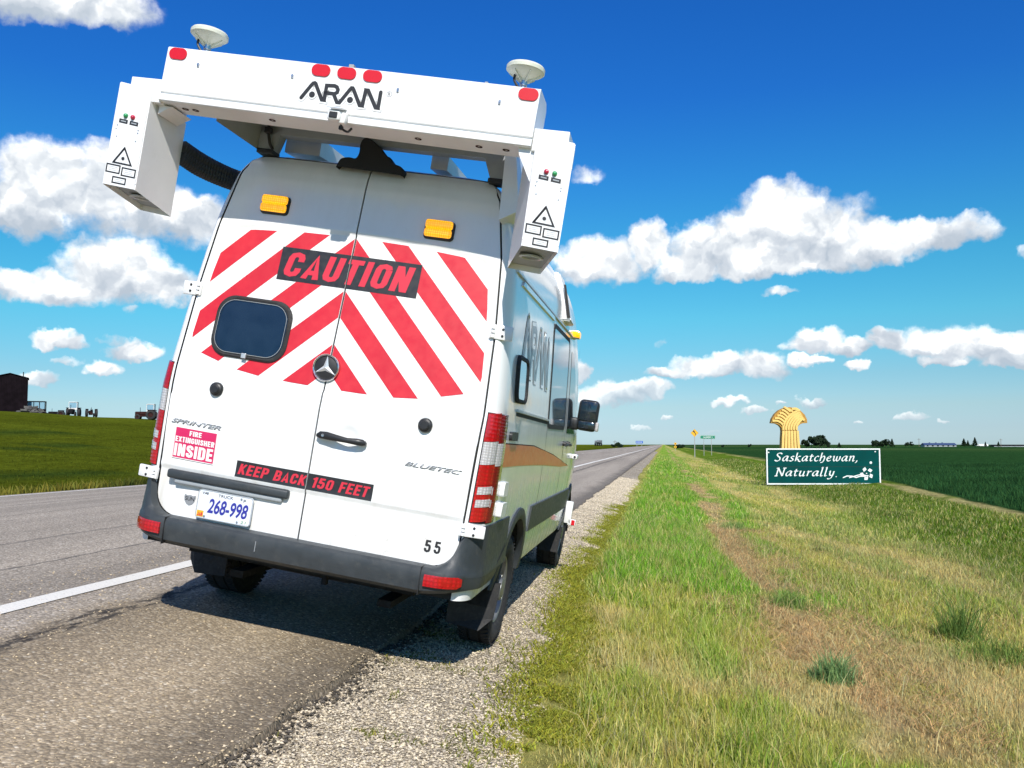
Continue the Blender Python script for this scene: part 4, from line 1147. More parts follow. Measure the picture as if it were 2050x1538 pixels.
# ---- lights at the rear corners
def tail_light(s):
    segs = [(1.318, 1.468, 'dark_red_lens', 'red_lens'), (1.195, 1.316, 'clear_lens', 'clear_lens'), (1.085, 1.193, 'red_lens', 'red_lens'), (1.000, 1.083, 'red_lens', 'red_lens'), (.890, .998, 'red_lens', 'dark_red_lens')]
    bm = BM(); ts = list(np.linspace(.10, 1.0, 10)) + [1.05, 1.085]
    zs = np.linspace(.885, 1.475, 30)
    for i in range(len(zs) - 1):
        for a, b in zip(ts, ts[1:]):
            bm.faces.new([bm.verts.new(corner(t, z, .001, s)) for t, z in ((a, zs[i]), (b, zs[i]), (b, zs[i + 1]), (a, zs[i + 1]))])
    bmesh.ops.remove_doubles(bm, verts=bm.verts[:], dist=1e-5)
    root = add('tail_light', bm, 'gap_black', van, True)
    def patch(name, t0, t1, z0, z1, l, mat, slant=0.0, bulge=.008):
        bm = BM(); n, m_ = 10, 5; g = []
        for i in range(m_ + 1):
            z = z0 + (z1 - z0) * i / m_
            g.append([bm.verts.new(corner(t0 + (t1 - t0) * k / n, z + slant * (k / n), l + bulge * math.sin(math.pi * min(1, max(0, (k + .5) / (n + 1)))), s)) for k in range(n + 1)])
        for i in range(m_):
            for k in range(n): bm.faces.new((g[i][k], g[i][k + 1], g[i + 1][k + 1], g[i + 1][k]))
        be = [e for e in bm.edges if e.is_boundary]; r = bmesh.ops.extrude_edge_only(bm, edges=be)
        c = Vector((s * .90, .12, (z0 + z1) / 2))
        for v in r['geom']:
            if isinstance(v, bmesh.types.BMVert): v.co += (Vector((s * .85, .15, v.co.z)) - v.co).normalized() * .014
        return add(name, bm, mat, root, True, 40)
    for z0, z1, ma, mb in segs:
        patch('lens', .14, .66, z0, z1, .006, 'red_lens' if ma != 'clear_lens' else ma, .012)
        patch('lens', .67, 1.07, z0, z1, .006, 'dark_red_lens' if mb != 'clear_lens' else mb, .010)
    for z in (1.058, .990):
        patch('reversing_lens', .20, .64, z - .020, z + .020, .0120, 'clear_lens', .010, .004); patch('reversing_lens', .69, 1.0, z - .016, z + .024, .0095, 'clear_lens', .008, .001)
    return root
tail_light(1); tail_light(-1)

# ---- bumper
def bumper_path():
    """outline along the bumper from the middle to the arch: (x, y) and running length"""
    pts = [(x, 0.0) for x in list(np.linspace(0, .72, 12)) + list(np.linspace(.735, .80, 6))]
    for a in np.linspace(0, math.pi / 2, 26)[1:]: pts.append((.80 + .19 * math.sin(a), .18 * (1 - math.cos(a))))
    for y in np.linspace(.22, .80, 10): pts.append((.992, y))
    return pts
def b_out(x): return 1 - .80 * sm(.80, .985, x)
def bumper():
    bm = BM(); P = bumper_path(); n = len(P); N_ = []
    for i in range(n):
        a, b = Vector((*P[max(0, i - 1)], 0)), Vector((*P[min(n - 1, i + 1)], 0)); d = (b - a).normalized(); N_.append(Vector((d.y, -d.x, 0)))
    for s in (1, -1):
        cols = []
        for i, (x, y) in enumerate(P):
            if x < .746: top = .634
            elif x < .874: top = .636 + .128 - math.sqrt(max(0, .128 ** 2 - (x - .746) ** 2))
            else: top = .764 + .048 * sm(.874, .90, x) + .064 * sm(.07, .10, y)
            bot = .492 + .045 * sm(.7, 1.0, x) + (.10 * sm(.45, .8, y))
            cen = sm(.82, .70, x) if y < .05 else 0.0
            prof = [(bot + .01, -.03), (bot, .055), (bot + .02, .082), (bot + .07, .092), (.60, .095), (.620, .090), (.634, .074)]
            if top <= .64: prof += [(.637, .030), (.637, -.006), (.632, -.02)]
            else: prof += [(.634 + (top - .634) * .25, .066), (.634 + (top - .634) * .6, .052), (top - .004, .040), (top, -.012)]
            k_out = b_out(x)
            col = []
            for z, l in prof:
                q = Vector((x, y, z)) + N_[i] * (l * k_out if l > 0 else l); col.append(bm.verts.new((s * q.x, q.y, q.z)))
            while len(col) < 11: col.append(bm.verts.new(col[-1].co + Vector((0, .0005, 0))))
            cols.append(col)
        for a, b in zip(cols, cols[1:]):
            for k in range(10):
                q = [a[k], b[k], b[k + 1], a[k + 1]]
                bm.faces.new(q if s > 0 else q[::-1])
    bmesh.ops.remove_doubles(bm, verts=bm.verts[:], dist=3e-4)
    return add('bumper', bm, 'bumper_grey', van, True, 32)
bump = bumper()
for s in (-1, 1):
    bm = BM(); g = []
    for i in range(9):
        x = .748 + .155 * i / 8; y = 0 if x < .80 else .18 * (1 - math.cos(math.asin(min(1, (x - .80) / .19))))
        z0, z1 = .542 + .004 * i / 8 + .012 * (i == 8), .602 + .004 * i / 8 - .010 * (i == 8)
        nrm = Vector((0, -1, 0)) if x < .8 else Vector(((x - .8) / .19, -math.sqrt(max(0, 1 - ((x - .8) / .19) ** 2)), 0))
        g.append([bm.verts.new((s * (x + nrm.x * l * b_out(x)), y + nrm.y * l * b_out(x), z)) for z, l in ((z0, .08), (z0, .102), ((z0 + z1) / 2, .106), (z1, .102), (z1, .08))])
    for a, b in zip(g, g[1:]):
        for k in range(4): bm.faces.new((a[k], b[k], b[k + 1], a[k + 1]))
    bm.faces.new(g[0]); bm.faces.new(g[-1][::-1])
    add('reflector', bm, 'red_lens', bump, True, 40)
    # seam between middle and corner piece
    bm = BM(); box(bm, s * .726 - .002, s * .726 + .002, -.0972, -.02, .49, .6365); add('bumper_seam', bm, 'gap_black', bump)
bm = BM()
box(bm, -.19, -.1875, -.0966, -.09, .545, .60)
add('scuff', bm, 'aluminium', bump)

# ---- number plate, garnish, badges
bm = BM(); box(bm, -.803, -.085, -.030, .012, .838, .888, .014, None, 3); gar = add('plate_garnish', bm, 'bumper_grey', doorL, True, 40)
bm = BM(); box(bm, -.76, -.12, -.016, .010, .812, .842, .010, None, 3); add('lamp_recess', bm, 'beam_grey', gar, True, 40)
pf = lambda x, z, l=0.0: (x, -.014 - l, z)
bm = flat_bm([rrect(-.600, -.276, .652, .809, .018)]); plate = wrap('number_plate', bm, pf, -.004, 'plate_white', doorL, 0, None, .006)
wrap('plate_rim', ring_bm(rrect(-.600, -.276, .652, .809, .018), rrect(-.596, -.280, .656, .805, .015)), pf, .004, 'aluminium', plate, 0)
for txt, b, mt, bo, sh in (('268-998', (-.533, -.298, .687, .768), 'letter_blue', .022, .16), ('VA', (-.578, -.548, .784, .798), 'letter_black', .0, 0), ('TRUCK', (-.482, -.394, .782, .797), 'letter_black', 0, 0), ('P', (-.332, -.318, .778, .793), 'letter_black', 0, 0)):
    wrap('lettering', text_bm(txt, *b, bo, sh), pf, .0042, mt, plate, 0)
wrap('month_sticker', flat_bm([[(-.592, .660), (-.553, .660), (-.553, .694), (-.592, .694)]]), pf, .0038, 'sticker_yellow', plate, 0)
wrap('lettering', block_text('JAN', -.588, -.558, .664, .684, .2, .1), pf, .0048, 'letter_red', plate, 0)
wrap('year_sticker', flat_bm([[(-.336, .660), (-.292, .660), (-.292, .692), (-.336, .692)]]), pf, .0038, 'letter_white', plate, 0)
wrap('lettering', text_bm('21', -.330, -.300, .664, .678), pf, .0048, 'letter_green', plate, 0)
for x, z in ((-.545, .793), (-.345, .793), (-.545, .667), (-.350, .667)):
    bm = BM(); lathe(bm, [(0, .006), (.004, .005), (.005, 0)], pf(x, z, .004), (0, -1, 0), 10); add('plate_screw', bm, 'steel', plate, True)
def shield(x0, x1, z0, z1):
    w, h = x1 - x0, z1 - z0
    return [(x0 + w * u, z0 + h * v) for u, v in ((.04, .98), (.25, .90), (.5, .96), (.75, .90), (.96, .98), (1, .75), (.93, .40), (.75, .12), (.5, 0), (.25, .12), (.07, .40), (0, .75))]
sb = wrap('dealer_badge', flat_bm([shield(-.700, -.628, .702, .762)]), Fr, 0, 'badge_grey', doorL, 0, None, .003)
wrap('lettering', text_bm('SUN', -.692, -.636, .728, .750, .01), Fr, .0042, 'letter_black', sb, 0)
wrap('model_badge', text_bm('SPRINTER', -.850, -.541, 1.140, 1.164, .012, .35), Fr, 0, 'badge_grey', doorL, .05, None, .005, False)
wrap('engine_badge', text_bm('BLUETEC', .525, .833, 1.127, 1.149, .008, .35), Fr, 0, 'badge_grey', doorR, .05, None, .005, False)
wrap('unit_number', block_text('55', .694, .784, .694, .760, .17, .04, .20), Fr, .001, 'letter_black', doorR, 0)
st = wrap('fire_sticker', flat_bm([[(-.815, .936), (-.558, .936), (-.558, 1.120), (-.815, 1.120)]]), Fr, .0012, 'letter_white', doorL, .04)
wrap('sticker_field', flat_bm([[(-.813, .951), (-.560, .951), (-.560, 1.118), (-.813, 1.118)]]), Fr, .0020, 'sticker_pink', st, .04)
for txt, b, bo in (('FIRE', (-.725, -.649, 1.080, 1.108), .045), ('EXTINGUISHER', (-.808, -.566, 1.039, 1.069), .045), ('INSIDE', (-.808, -.567, .960, 1.029), .055)):
    wrap('lettering', block_text(txt, *b, .20), Fr, .0029, 'letter_white', st, .05)
wrap('sticker_line', flat_bm([[(-.815, .943), (-.558, .943), (-.558, .946), (-.815, .946)]]), Fr, .0020, 'letter_black', st, .06)

# ---- sides
for s, F in ((1, Fs), (-1, FsL)):
    nm = 'right' if s > 0 else 'left'
    stripe = [(.24, 1.315), (.8, 1.312), (1.4, 1.295), (1.97, 1.262), (2.6, 1.215), (3.2, 1.165), (3.82, 1.100), (3.2, 1.108), (2.6, 1.130), (2.07, 1.150), (1.4, 1.168), (.8, 1.180), (.24, 1.186)]
    wrap('side_stripe', flat_bm([stripe]), F, .0015, 'stripe_orange', body, .08)
    wrap('stripe_edge', flat_bm([ [(.24, 1.322), (1.4, 1.303), (2.6, 1.222), (3.86, 1.100), (3.82, 1.100), (2.6, 1.217), (1.4, 1.297), (.24, 1.316)] ]), F, .0015, 'rust', body, .08)
    wrap('rub_strip', flat_bm([[(1.70, .868), (4.40, .858), (4.36, .675), (1.68, .690)]]), F, 0, 'bumper_grey', body, .1, None, .014)
    bm = flat_bm([rrect(2.03, 3.10, 1.455, 2.185, .05)])
    pane = wrap('side_window', bm, F, .003, 'side_glass', body, .08)
    wrap('window_seal', ring_bm(rrect(2.00, 3.13, 1.425, 2.215, .06), rrect(2.035, 3.095, 1.46, 2.18, .05)), F, .0045, 'gap_black', pane, .1)
    front = [(3.34, 2.13), (3.52, 2.12), (3.72, 1.98), (3.90, 1.75), (4.05, 1.40), (3.34, 1.40)]
    wrap('front_window', flat_bm([front]), F, .003, 'tinted_glass', body, .08)
    for y in (2.00, 3.24, 4.10):
        wrap('panel_gap', flat_bm([[(y, .87), (y + .010, .87), (y - .02 + .010, 2.22), (y - .02, 2.22)]]), F, .0012, 'gap_black', body, .08)
    wrap('roof_gutter', flat_bm([[(.25, 2.268), (3.5, 2.250), (3.5, 2.262), (.25, 2.282)]]), F, 0, 'aluminium', body, .2, None, .012)
    wrap('panel_step', flat_bm([[(.45, 2.225), (1.97, 2.222), (1.97, 2.252), (.50, 2.256)]]), F, 0, 'white_paint', body, .2, None, .010)
    wrap('slider_rail', flat_bm([[(.54, 1.478), (2.0, 1.455), (2.0, 1.478), (.54, 1.500)]]), F, .001, 'gap_black', body, .2)
    wrap('slider_rail_cover', flat_bm([[(.54, 1.502), (2.0, 1.480), (2.0, 1.494), (.54, 1.518)]]), F, 0, 'aluminium', body, .2, None, .012)
    for y in (3.12, 3.44):
        bm = BM(); p0, p1 = F(y, 1.30, .030), F(y + .11, 1.30, .030); cyl(bm, p0, p1, .013, seg=10); lathe(bm, [(0, .02), (.03, .018), (.034, 0)], F(y + .02, 1.31, 0), (s, 0, 0), 12)
        add('side_handle', bm, 'black_plastic', body, True, 40)
    # wheel-arch flares
    for yc, zc, r in ARCH:
        bm = BM(); g = []
        a0, a1 = (8, 172)
        for a in np.linspace(rad(a0), rad(a1), 26):
            ring = []
            for rr_, l in ((r - .010, -.03), (r - .008, .012), (r + .02, .020), (r + .062, .012), (r + .066, -.002)):
                y, z = yc + rr_ * math.cos(a), zc + rr_ * math.sin(a); ring.append(bm.verts.new(F(y, z, l)))
            g.append(ring)
        for a, b in zip(g, g[1:]):
            for k in range(4): bm.faces.new((a[k], a[k + 1], b[k + 1], b[k]))
        add('arch_flare', bm, 'bumper_grey', body, True, 45)
        bm = BM(); g = []
        for a in np.linspace(rad(-5), rad(185), 20):
            g.append([bm.verts.new((s * x, yc + (r - .006) * math.cos(a), zc + (r - .006) * math.sin(a))) for x in (.955, .55)])
        for a, b in zip(g, g[1:]): bm.faces.new((a[0], a[1], b[1], b[0]))
        add('wheel_well', bm, 'underbody', body, True)
    # mirror
    bm = BM(); box(bm, .93, 1.02, 3.92, 4.05, 1.44, 1.56, .02); box(bm, 1.00, 1.195, 3.93, 4.06, 1.445, 1.745, .045, None, 4)
    if s < 0: bmesh.ops.scale(bm, vec=(-1, 1, 1), verts=bm.verts[:])
    mir = add('door_mirror', bm, 'black_plastic', van, True, 50)
    bm = BM(); box(bm, 1.022, 1.175, 3.922, 3.934, 1.545, 1.725, .004); box(bm, 1.022, 1.175, 3.922, 3.934, 1.468, 1.533, .004)
    if s < 0: bmesh.ops.scale(bm, vec=(-1, 1, 1), verts=bm.verts[:])
    add('mirror_face', bm, 'tinted_glass', mir, True, 40)
    bm = BM(); box(bm, 1.182, 1.214, 3.94, 4.03, 1.455, 1.545, .014, None, 3)
    if s < 0: bmesh.ops.scale(bm, vec=(-1, 1, 1), verts=bm.verts[:])
    add('turn_signal', bm, 'clear_lens', mir, True, 40)
    # marker lamp high on the side
    bm = BM(); cx_ = s * (side_w(3.4, 2.30)); box(bm, cx_ - .02, cx_ + .06, 3.38, 3.50, 2.255, 2.325, .012, None, 2); ml = add('side_marker', bm, 'aluminium', van, True, 40)
    bm = BM(); box(bm, cx_ + s * .03 - .035, cx_ + s * .03 + .035, 3.37, 3.51, 2.262, 2.318, .010, None, 2); add('amber_lens', bm, 'amber_lens', ml, True, 40)
    # mud flaps
    bm = BM(); o_ = [(.725, .40), (.725, .19), (.93, .175), (1.0, .25), (1.015, .47)]
    g = [[bm.verts.new((s * x, y + (.05 if x > .95 else 0), z)) for x, z in o_] for y in (.725, .737)]
    bm.faces.new(g[0]); bm.faces.new(g[1][::-1])
    for k in range(5): bm.faces.new((g[0][k], g[0][(k + 1) % 5], g[1][(k + 1) % 5], g[1][k]))
    add('mud_flap', bm, 'rubber', van)
    bm = BM(); g = [[bm.verts.new((s * x, y, z)) for x, z in ((.78, .42), (.78, .20), (.97, .20), (.985, .46))] for y in (4.40, 4.412)]
    bm.faces.new(g[0]); bm.faces.new(g[1][::-1])
    for k in range(4): bm.faces.new((g[0][k], g[0][(k + 1) % 4], g[1][(k + 1) % 4], g[1][k]))
    add('mud_flap', bm, 'rubber', van)
    # lower quarter panel behind the wheel
    # small clip-on boxes behind the rear wheel
    for z0, z1, l in ((1.02, 1.10, .022), (.905, .985, .030)):
        bm = flat_bm([rrect(.34 if z0 > 1 else .32, .47, z0, z1, .015)]); wrap('cable_box', bm, F, 0, 'white_metal', body, .2, None, l)
    bm = flat_bm([rrect(.37, .59, 1.335, 1.385, .02)]); wrap('flap_catch', bm, F, 0, 'black_plastic', body, .2, None, .018)

# quarter window that hangs open on the right
def Fq(y, z, l=0.0):
    p = Fs(y, z, l); return (p[0] + .004 + .02 * max(0, (.85 - y)), p[1], p[2])
qo, qi, qm = rrect(.42, .84, 1.555, 1.830, .07), rrect(.445, .815, 1.578, 1.807, .055), rrect(.43, .83, 1.565, 1.82, .064)
bm = BM(); vs = [[bm.verts.new(Fq(p[0], p[1], l)) for p in lp] for lp, l in ((qo, -.02), (qo, .006), (qm, .012), (qi, .009), (qi, .0))]
for a, b in zip(vs, vs[1:]):
    for i in range(len(a)): bm.faces.new((a[i], a[(i + 1) % len(a)], b[(i + 1) % len(a)], b[i]))
qw = add('quarter_window', bm, 'rubber', body, True, 50)
wrap('pane', flat_bm([qi]), Fq, .002, 'mirror_glass', qw, .1)
# outlined lettering on the right side
def logo_paths(fx, fz):
    p1 = [(-.215, 2.895), (-.172, 2.966), (-.165, 2.975), (-.157, 2.978), (-.150, 2.974), (-.146, 2.966), (-.104, 2.897), (-.090, 2.897), (-.091, 2.972), (-.049, 2.975), (-.035, 2.970), (-.027, 2.957), (-.029, 2.943), (-.042, 2.934), (-.087, 2.934)]
    p2 = [(-.044, 2.930), (-.021, 2.893), (-.007, 2.893), (.036, 2.966), (.042, 2.974), (.049, 2.974), (.055, 2.967), (.101, 2.892), (.116, 2.892), (.119, 2.972), (.132, 2.972), (.186, 2.890), (.200, 2.890), (.199, 2.970)]
    return [[(fx(x), fz(z)) for x, z in p] for p in (p1, p2)]
sx, sz = (1.72 - .56) / .415, (2.05 - 1.73) / .088
for w_, mt, l in ((.105, 'logo_grey', .0015), (.090, 'logo_pale', .0028), (.045, 'logo_grey', .0041)):
    for i, p in enumerate(logo_paths(lambda x: .60 + (x + .215) * sx, lambda z: 1.735 + (z - 2.890) * sz)):
        wrap('side_logo', flat_bm(ribbon_polys(p, w_)), Fs, l + i * .0003, mt, body, .1)

# ---- wheels
def wheel(x, y, s):
    c = (x, y, .352)
    bm = BM(); R0, wd = .352, .215; h = wd / 2
    prof = [(-h * .55, .205), (-h * .8, .225), (-h * 1.0, .275), (-h * .98, .318), (-h * .86, .342), (-h * .78, .348), (-h * .40, R0), (-h * .38, R0 - .009), (-h * .30, R0 - .009), (-h * .28, R0), (h * .0 - .004, R0), (h * .28, R0), (h * .30, R0 - .009), (h * .38, R0 - .009), (h * .40, R0), (h * .78, .348), (h * .86, .342), (h * .98, .318), (h * 1.0, .275), (h * .8, .225), (h * .55, .205)]
    lathe(bm, prof, (0, 0, 0), (1, 0, 0), 56)
    root = empty('wheel', c); root.parent = van
    t = add('tyre', bm, 'tyre_rubber', root, True, 50)
    bm = BM()
    for k in range(56):
        a = 2 * math.pi * k / 56
        for xx in (-.075, .075):
            M = Matrix.Rotation(a, 4, 'X') @ Matrix.Translation((xx, 0, R0 - .003)) @ Matrix.Rotation(rad(22 if xx > 0 else -22), 4, 'Z')
            box(bm, -.028, .028, -.011, .011, -.004, .0045, 0, M)
    add('tread_block', bm, 'tyre_rubber', t)['kind'] = 'stuff'
    bm = BM()
    lathe(bm, [(s * .070, .224), (s * .085, .212), (s * .080, .200), (s * .045, .190), (s * .030, .160), (s * .045, .120), (s * .060, .095), (s * .062, .078), (s * .10, .070), (s * .105, .050), (s * .105, 0)], (0, 0, 0), (1, 0, 0), 40)
    lathe(bm, [(-s * .09, .20), (s * .03, .16)], (0, 0, 0), (1, 0, 0), 40)
    rim = add('rim', bm, 'rim_steel', root, True, 35)
    bm = BM()
    for k in range(10):
        a = 2 * math.pi * k / 10
        lathe(bm, [(0, .019), (.002, .019), (.002, 0)], (s * .0385, .140 * math.cos(a), .140 * math.sin(a)), (s, 0, 0), 12)
    add('rim_hole', bm, 'gap_black', rim)['kind'] = 'stuff'
    bm = BM()
    for k in range(6):
        a = 2 * math.pi * k / 6 + .2
        cyl(bm, (s * .058, .083 * math.cos(a), .083 * math.sin(a)), (s * .084, .083 * math.cos(a), .083 * math.sin(a)), .011, seg=6)
    add('wheel_nut', bm, 'steel', rim)['kind'] = 'stuff'
for s in (-1, 1):
    for y in (1.20, 4.87): wheel(s * (.862 if y < 2 else .842), y, s)

# ================================================================== sensor rack over the rear doors
RZ = Matrix.Translation((0, 0, 2.95)) @ Matrix.Rotation(rad(1.05), 4, 'Y') @ Matrix.Translation((0, 0, -2.95))
def tilt(o):
    o.data.transform(RZ); return o
YF = -.395
bm = BM()
prof = [(YF, 2.842), (YF, 3.075), (YF + .008, 3.082), (YF + .20, 3.082), (YF + .235, 3.05), (YF + .235, 2.86), (YF + .20, 2.792), (YF + .006, 2.792), (YF - .001, 2.797), (YF - .001, 2.827), (YF + .010, 2.832), (YF + .010, 2.838)]
a = [bm.verts.new((-1.0, y, z)) for y, z in prof]; b = [bm.verts.new((1.0, y, z)) for y, z in prof]
for k in range(len(prof)): bm.faces.new((a[k], a[(k + 1) % len(prof)], b[(k + 1) % len(prof)], b[k]))
bm.faces.new(a[::-1]); bm.faces.new(b)
rack = tilt(add('sensor_rack', bm, 'white_metal', van))
for x in (-.936, -.136, .003, .141, .944):
    o = tilt(wrap('red_lamp', flat_bm([rrect(x - .050, x + .050, 3.016, 3.076, .029, 8)]), lambda u, v, l: (u, YF - l, v), 0, 'red_lamp', rack, 0, None, .006))
FR = lambda u, v, l=0.0: (u, YF - l, v)
for w_, mt, l in ((.0400, 'post_grey', .0010), (.0378, 'letter_white', .0019), (.0195, 'letter_black', .0030)):
    for i, p in enumerate(logo_paths(lambda x: x, lambda z: z)): tilt(wrap('logo', flat_bm(ribbon_polys(p, w_)), FR, l + .0003 * i, mt, rack, 0))
for x, z in ((-.160, 2.917), (.046, 2.913)):
    for r, mt, l in ((.0245, 'post_grey', .0016), (.0234, 'letter_white', .0025), (.0160, 'letter_black', .0036)): tilt(wrap('logo_dot', flat_bm([disc(x, z, r)]), FR, l, mt, rack, 0))
tilt(wrap('registered_mark', ring_bm(disc(.244, 2.966, .0140), disc(.244, 2.966, .0125)), FR, .001, 'letter_black', rack, 0))
tilt(wrap('registered_letter', text_bm('R', .2385, .2500, 2.959, 2.974), FR, .001, 'letter_black', rack, 0))
for x, z in ((-.811, 3.0), (-.283, 3.0), (.285, 2.992), (.809, 2.992)):
    bm = BM(); box(bm, x - .006, x + .006, YF - .006, YF, z - .012, z + .010, .002); cyl(bm, (x, YF - .009, z), (x, YF, z), .006, seg=8); tilt(add('panel_latch', bm, 'steel', rack))
bm = BM()
for x in (-.90, -.84, -.40, .40, .72, .86): lathe(bm, [(0, .018), (-.002, .018), (-.002, .010), (.004, .008), (.004, 0)], (x, YF + .10, 2.7915), (0, 0, 1), 14)
[tilt(o) for o in add_split('grommet', bm, 'rust', rack)]
# reversing camera
bm = BM(); box(bm, -.036, .034, YF - .060, YF - .002, 2.785, 2.838, .012, None, 3); box(bm, .020, .058, YF - .045, YF - .005, 2.778, 2.835, .010, None, 2)
rc = tilt(add('rear_camera', bm, 'white_metal', van, True, 40))
bm = BM(); box(bm, -.024, .020, YF - .0625, YF - .058, 2.795, 2.826, .004); tilt(add('camera_lens', bm, 'letter_black', rc))
bm = BM(); hexa(bm, [(-.040, YF - .072, 2.842), (.038, YF - .072, 2.842), (.040, YF - .004, 2.862), (-.046, YF - .004, 2.862), (-.040, YF - .072, 2.845), (.038, YF - .072, 2.845), (.040, YF - .004, 2.865), (-.046, YF - .004, 2.865)]); tilt(add('camera_visor', bm, 'aluminium', rc))
bm = BM(); tube(bm, catmull([(.03, YF - .02, 2.785), (.03, YF, 2.765), (.05, YF + .03, 2.76), (.06, YF + .05, 2.785)], 6), .006, 8); box(bm, .015, .035, YF - .01, YF + .01, 2.757, 2.777, .003); tilt(add('camera_cable', bm, 'letter_black', rc))

# laser boxes hanging from both ends
def laser_box(C, s, label):
    """C: corners face-bottom-left, face-bottom-right, face-top-right, face-top-left, then the same for the far end"""
    bm = BM(); C = [Vector(c) for c in C]
    f = [bm.verts.new(c) for c in C]
    for q in ((3, 2, 1, 0), (4, 5, 6, 7), (0, 4, 7, 3), (2, 6, 5, 1), (3, 7, 6, 2)): bm.faces.new([f[i] for i in q])
    es = [e for e in bm.edges if not e.is_boundary]; bmesh.ops.bevel(bm, geom=es, offset=.005, segments=2, affect='EDGES')
    o = add('laser_box', bm, 'white_metal', van, True, 40); o['label'] = label
    up = Vector((0, 0, .03))
    bm = BM(); q = [C[0] + up, C[1] + up, C[5] + up, C[4] + up]; cen = sum(q, Vector()) / 4; q = [cen + (p - cen) * .99 for p in q]
    bm.faces.new([bm.verts.new(p) for p in q]); add('recessed_floor', bm, 'beam_grey', o)
    fx, fy = (C[1] - C[0]), (C[4] - C[0]); lc = cen + fy * .08 - Vector((0, 0, .001))
    bm = BM(); lathe(bm, [(0, .062), (-.008, .062), (-.010, .050), (-.004, .046), (-.003, 0)], lc, (0, 0, 1), 28); ln = add('lens_ring', bm, 'aluminium', o, True, 30)
    bm = BM(); lathe(bm, [(-.006, .045), (-.007, .03), (-.0075, 0)], lc, (0, 0, 1), 24); add('lens_glass', bm, 'tinted_glass', ln, True)
    bm = BM()
    for k in (-.22, .18): box(bm, -.014, .014, -.012, .012, -.004, .001, 0, Matrix.Translation(cen + fx * k - fy * .32))
    add_split('connector', bm, 'letter_black', o)
    def face(u, v, l=0.0):
        p = C[0] * (1 - u) * (1 - v) + C[1] * u * (1 - v) + C[2] * u * v + C[3] * (1 - u) * v
        return p + Vector((0, -1, 0)) * l
    W_, H_ = (C[1] - C[0]).length, (C[3] - C[0]).length
    fm = lambda x, z, l=0.0: face(x / W_, z / H_, l)
    # warning triangle, text plates, lamps
    k = W_ / .21
    tri = [(.105 * k, .207), (.048 * k, .122), (.162 * k, .122)]
    wrap('warning_triangle', flat_bm(ribbon_polys(tri, .011, True)), fm, .001, 'letter_black', o, 0)
    bm = flat_bm([disc(.105 * k, .150, .0095, 14)]); wrap('warning_symbol', bm, fm, .001, 'letter_black', o, 0)
    rays = []
    for i in range(14):
        a = 2 * math.pi * i / 14; c_, s_ = math.cos(a), math.sin(a); r1 = .024 if i % 2 else .030
        rays.append([(.105 * k + .012 * c_ - .0006 * s_, .150 + .012 * s_ + .0006 * c_), (.105 * k + .012 * c_ + .0006 * s_, .150 + .012 * s_ - .0006 * c_), (.105 * k + r1 * c_, .150 + r1 * s_)])
    wrap('warning_ray', flat_bm(rays), fm, .0016, 'post_grey', o, 0)['kind'] = 'stuff'
    for x0, x1, z0, z1 in ((.008 * k, .100 * k, .064, .112), (.108 * k, .200 * k, .058, .106), (.058 * k, .148 * k, .012, .050)):
        wrap('label_border', ring_bm([(x0, z0), (x1, z0), (x1, z1), (x0, z1)], [(x0 + .0075, z0 + .0075), (x1 - .0075, z0 + .0075), (x1 - .0075, z1 - .0075), (x0 + .0075, z1 - .0075)]), fm, .001, 'letter_black', o, 0)
        lines = [[(x0 + .018, z1 - .014 - i * .009), (x1 - .018 - .006 * (i % 2), z1 - .014 - i * .009), (x1 - .018 - .006 * (i % 2), z1 - .0155 - i * .009), (x0 + .018, z1 - .0155 - i * .009)] for i in range(int((z1 - z0 - .018) / .009))]
        wrap('label_print', flat_bm(lines), fm, .001, 'beam_grey', o, 0)
    lz = H_ - .185
    for j, (x, mt) in enumerate(((.078 * k, 'led_green' if s < 0 else 'led_red'), (.124 * k, 'led_red' if s < 0 else 'led_green'))):
        bm = BM(); p = fm(x, lz + .012, 0); lathe(bm, [(0, .013), (.008, .012), (.014, .007), (.016, 0)], p, (0, -1, 0), 16); add('indicator_lamp', bm, mt, o, True)
        x0 = (.040 if j == 0 else .108) * k
        wrap('lamp_label', flat_bm([[(x0, lz - .030), (x0 + .055 * k, lz - .030), (x0 + .055 * k, lz - .008), (x0, lz - .008)]]), fm, .001, 'letter_black', o, 0)
        wrap('label_print', flat_bm([[(x0 + .010, lz - .022), (x0 + .045 * k, lz - .022), (x0 + .045 * k, lz - .016), (x0 + .010, lz - .016)]]), fm, .002, 'beam_grey', o, 0)
    bm = BM()
    for x, z in ((.035, lz - .045), (.170, lz - .050), (.04, lz - .105), (.165, lz - .110), (.03, .30), (.17, .30)):
        lathe(bm, [(0, .004), (.003, .003), (.003, 0)], fm(x * k, z), (0, -1, 0), 8)
    add_split('rivet', bm, 'steel', o)
    return o
laser_box([(-1.238, -.397, 2.338), (-1.045, -.397, 2.325), (-1.048, -.397, 2.862), (-1.240, -.397, 2.888),
           (-1.215, -.062, 2.282), (-1.022, -.062, 2.266), (-1.028, -.062, 2.800), (-1.220, -.062, 2.830)], -1, 'laser box hanging at the left end of the rack, hose at its back')
laser_box([(1.030, -.397, 2.292), (1.212, -.397, 2.280), (1.214, -.397, 2.815), (1.020, -.397, 2.842),
           (.912, -.062, 2.230), (1.088, -.062, 2.220), (1.088, -.062, 2.76), (.905, -.062, 2.79)], 1, 'laser box hanging at the right end of the rack, above the tail light')
bm = BM(); box(bm, -1.185, -.998, YF + .012, -.12, 2.80, 2.925, .004); box(bm, 1.0, 1.175, YF + .012, -.12, 2.76, 2.872, .004)
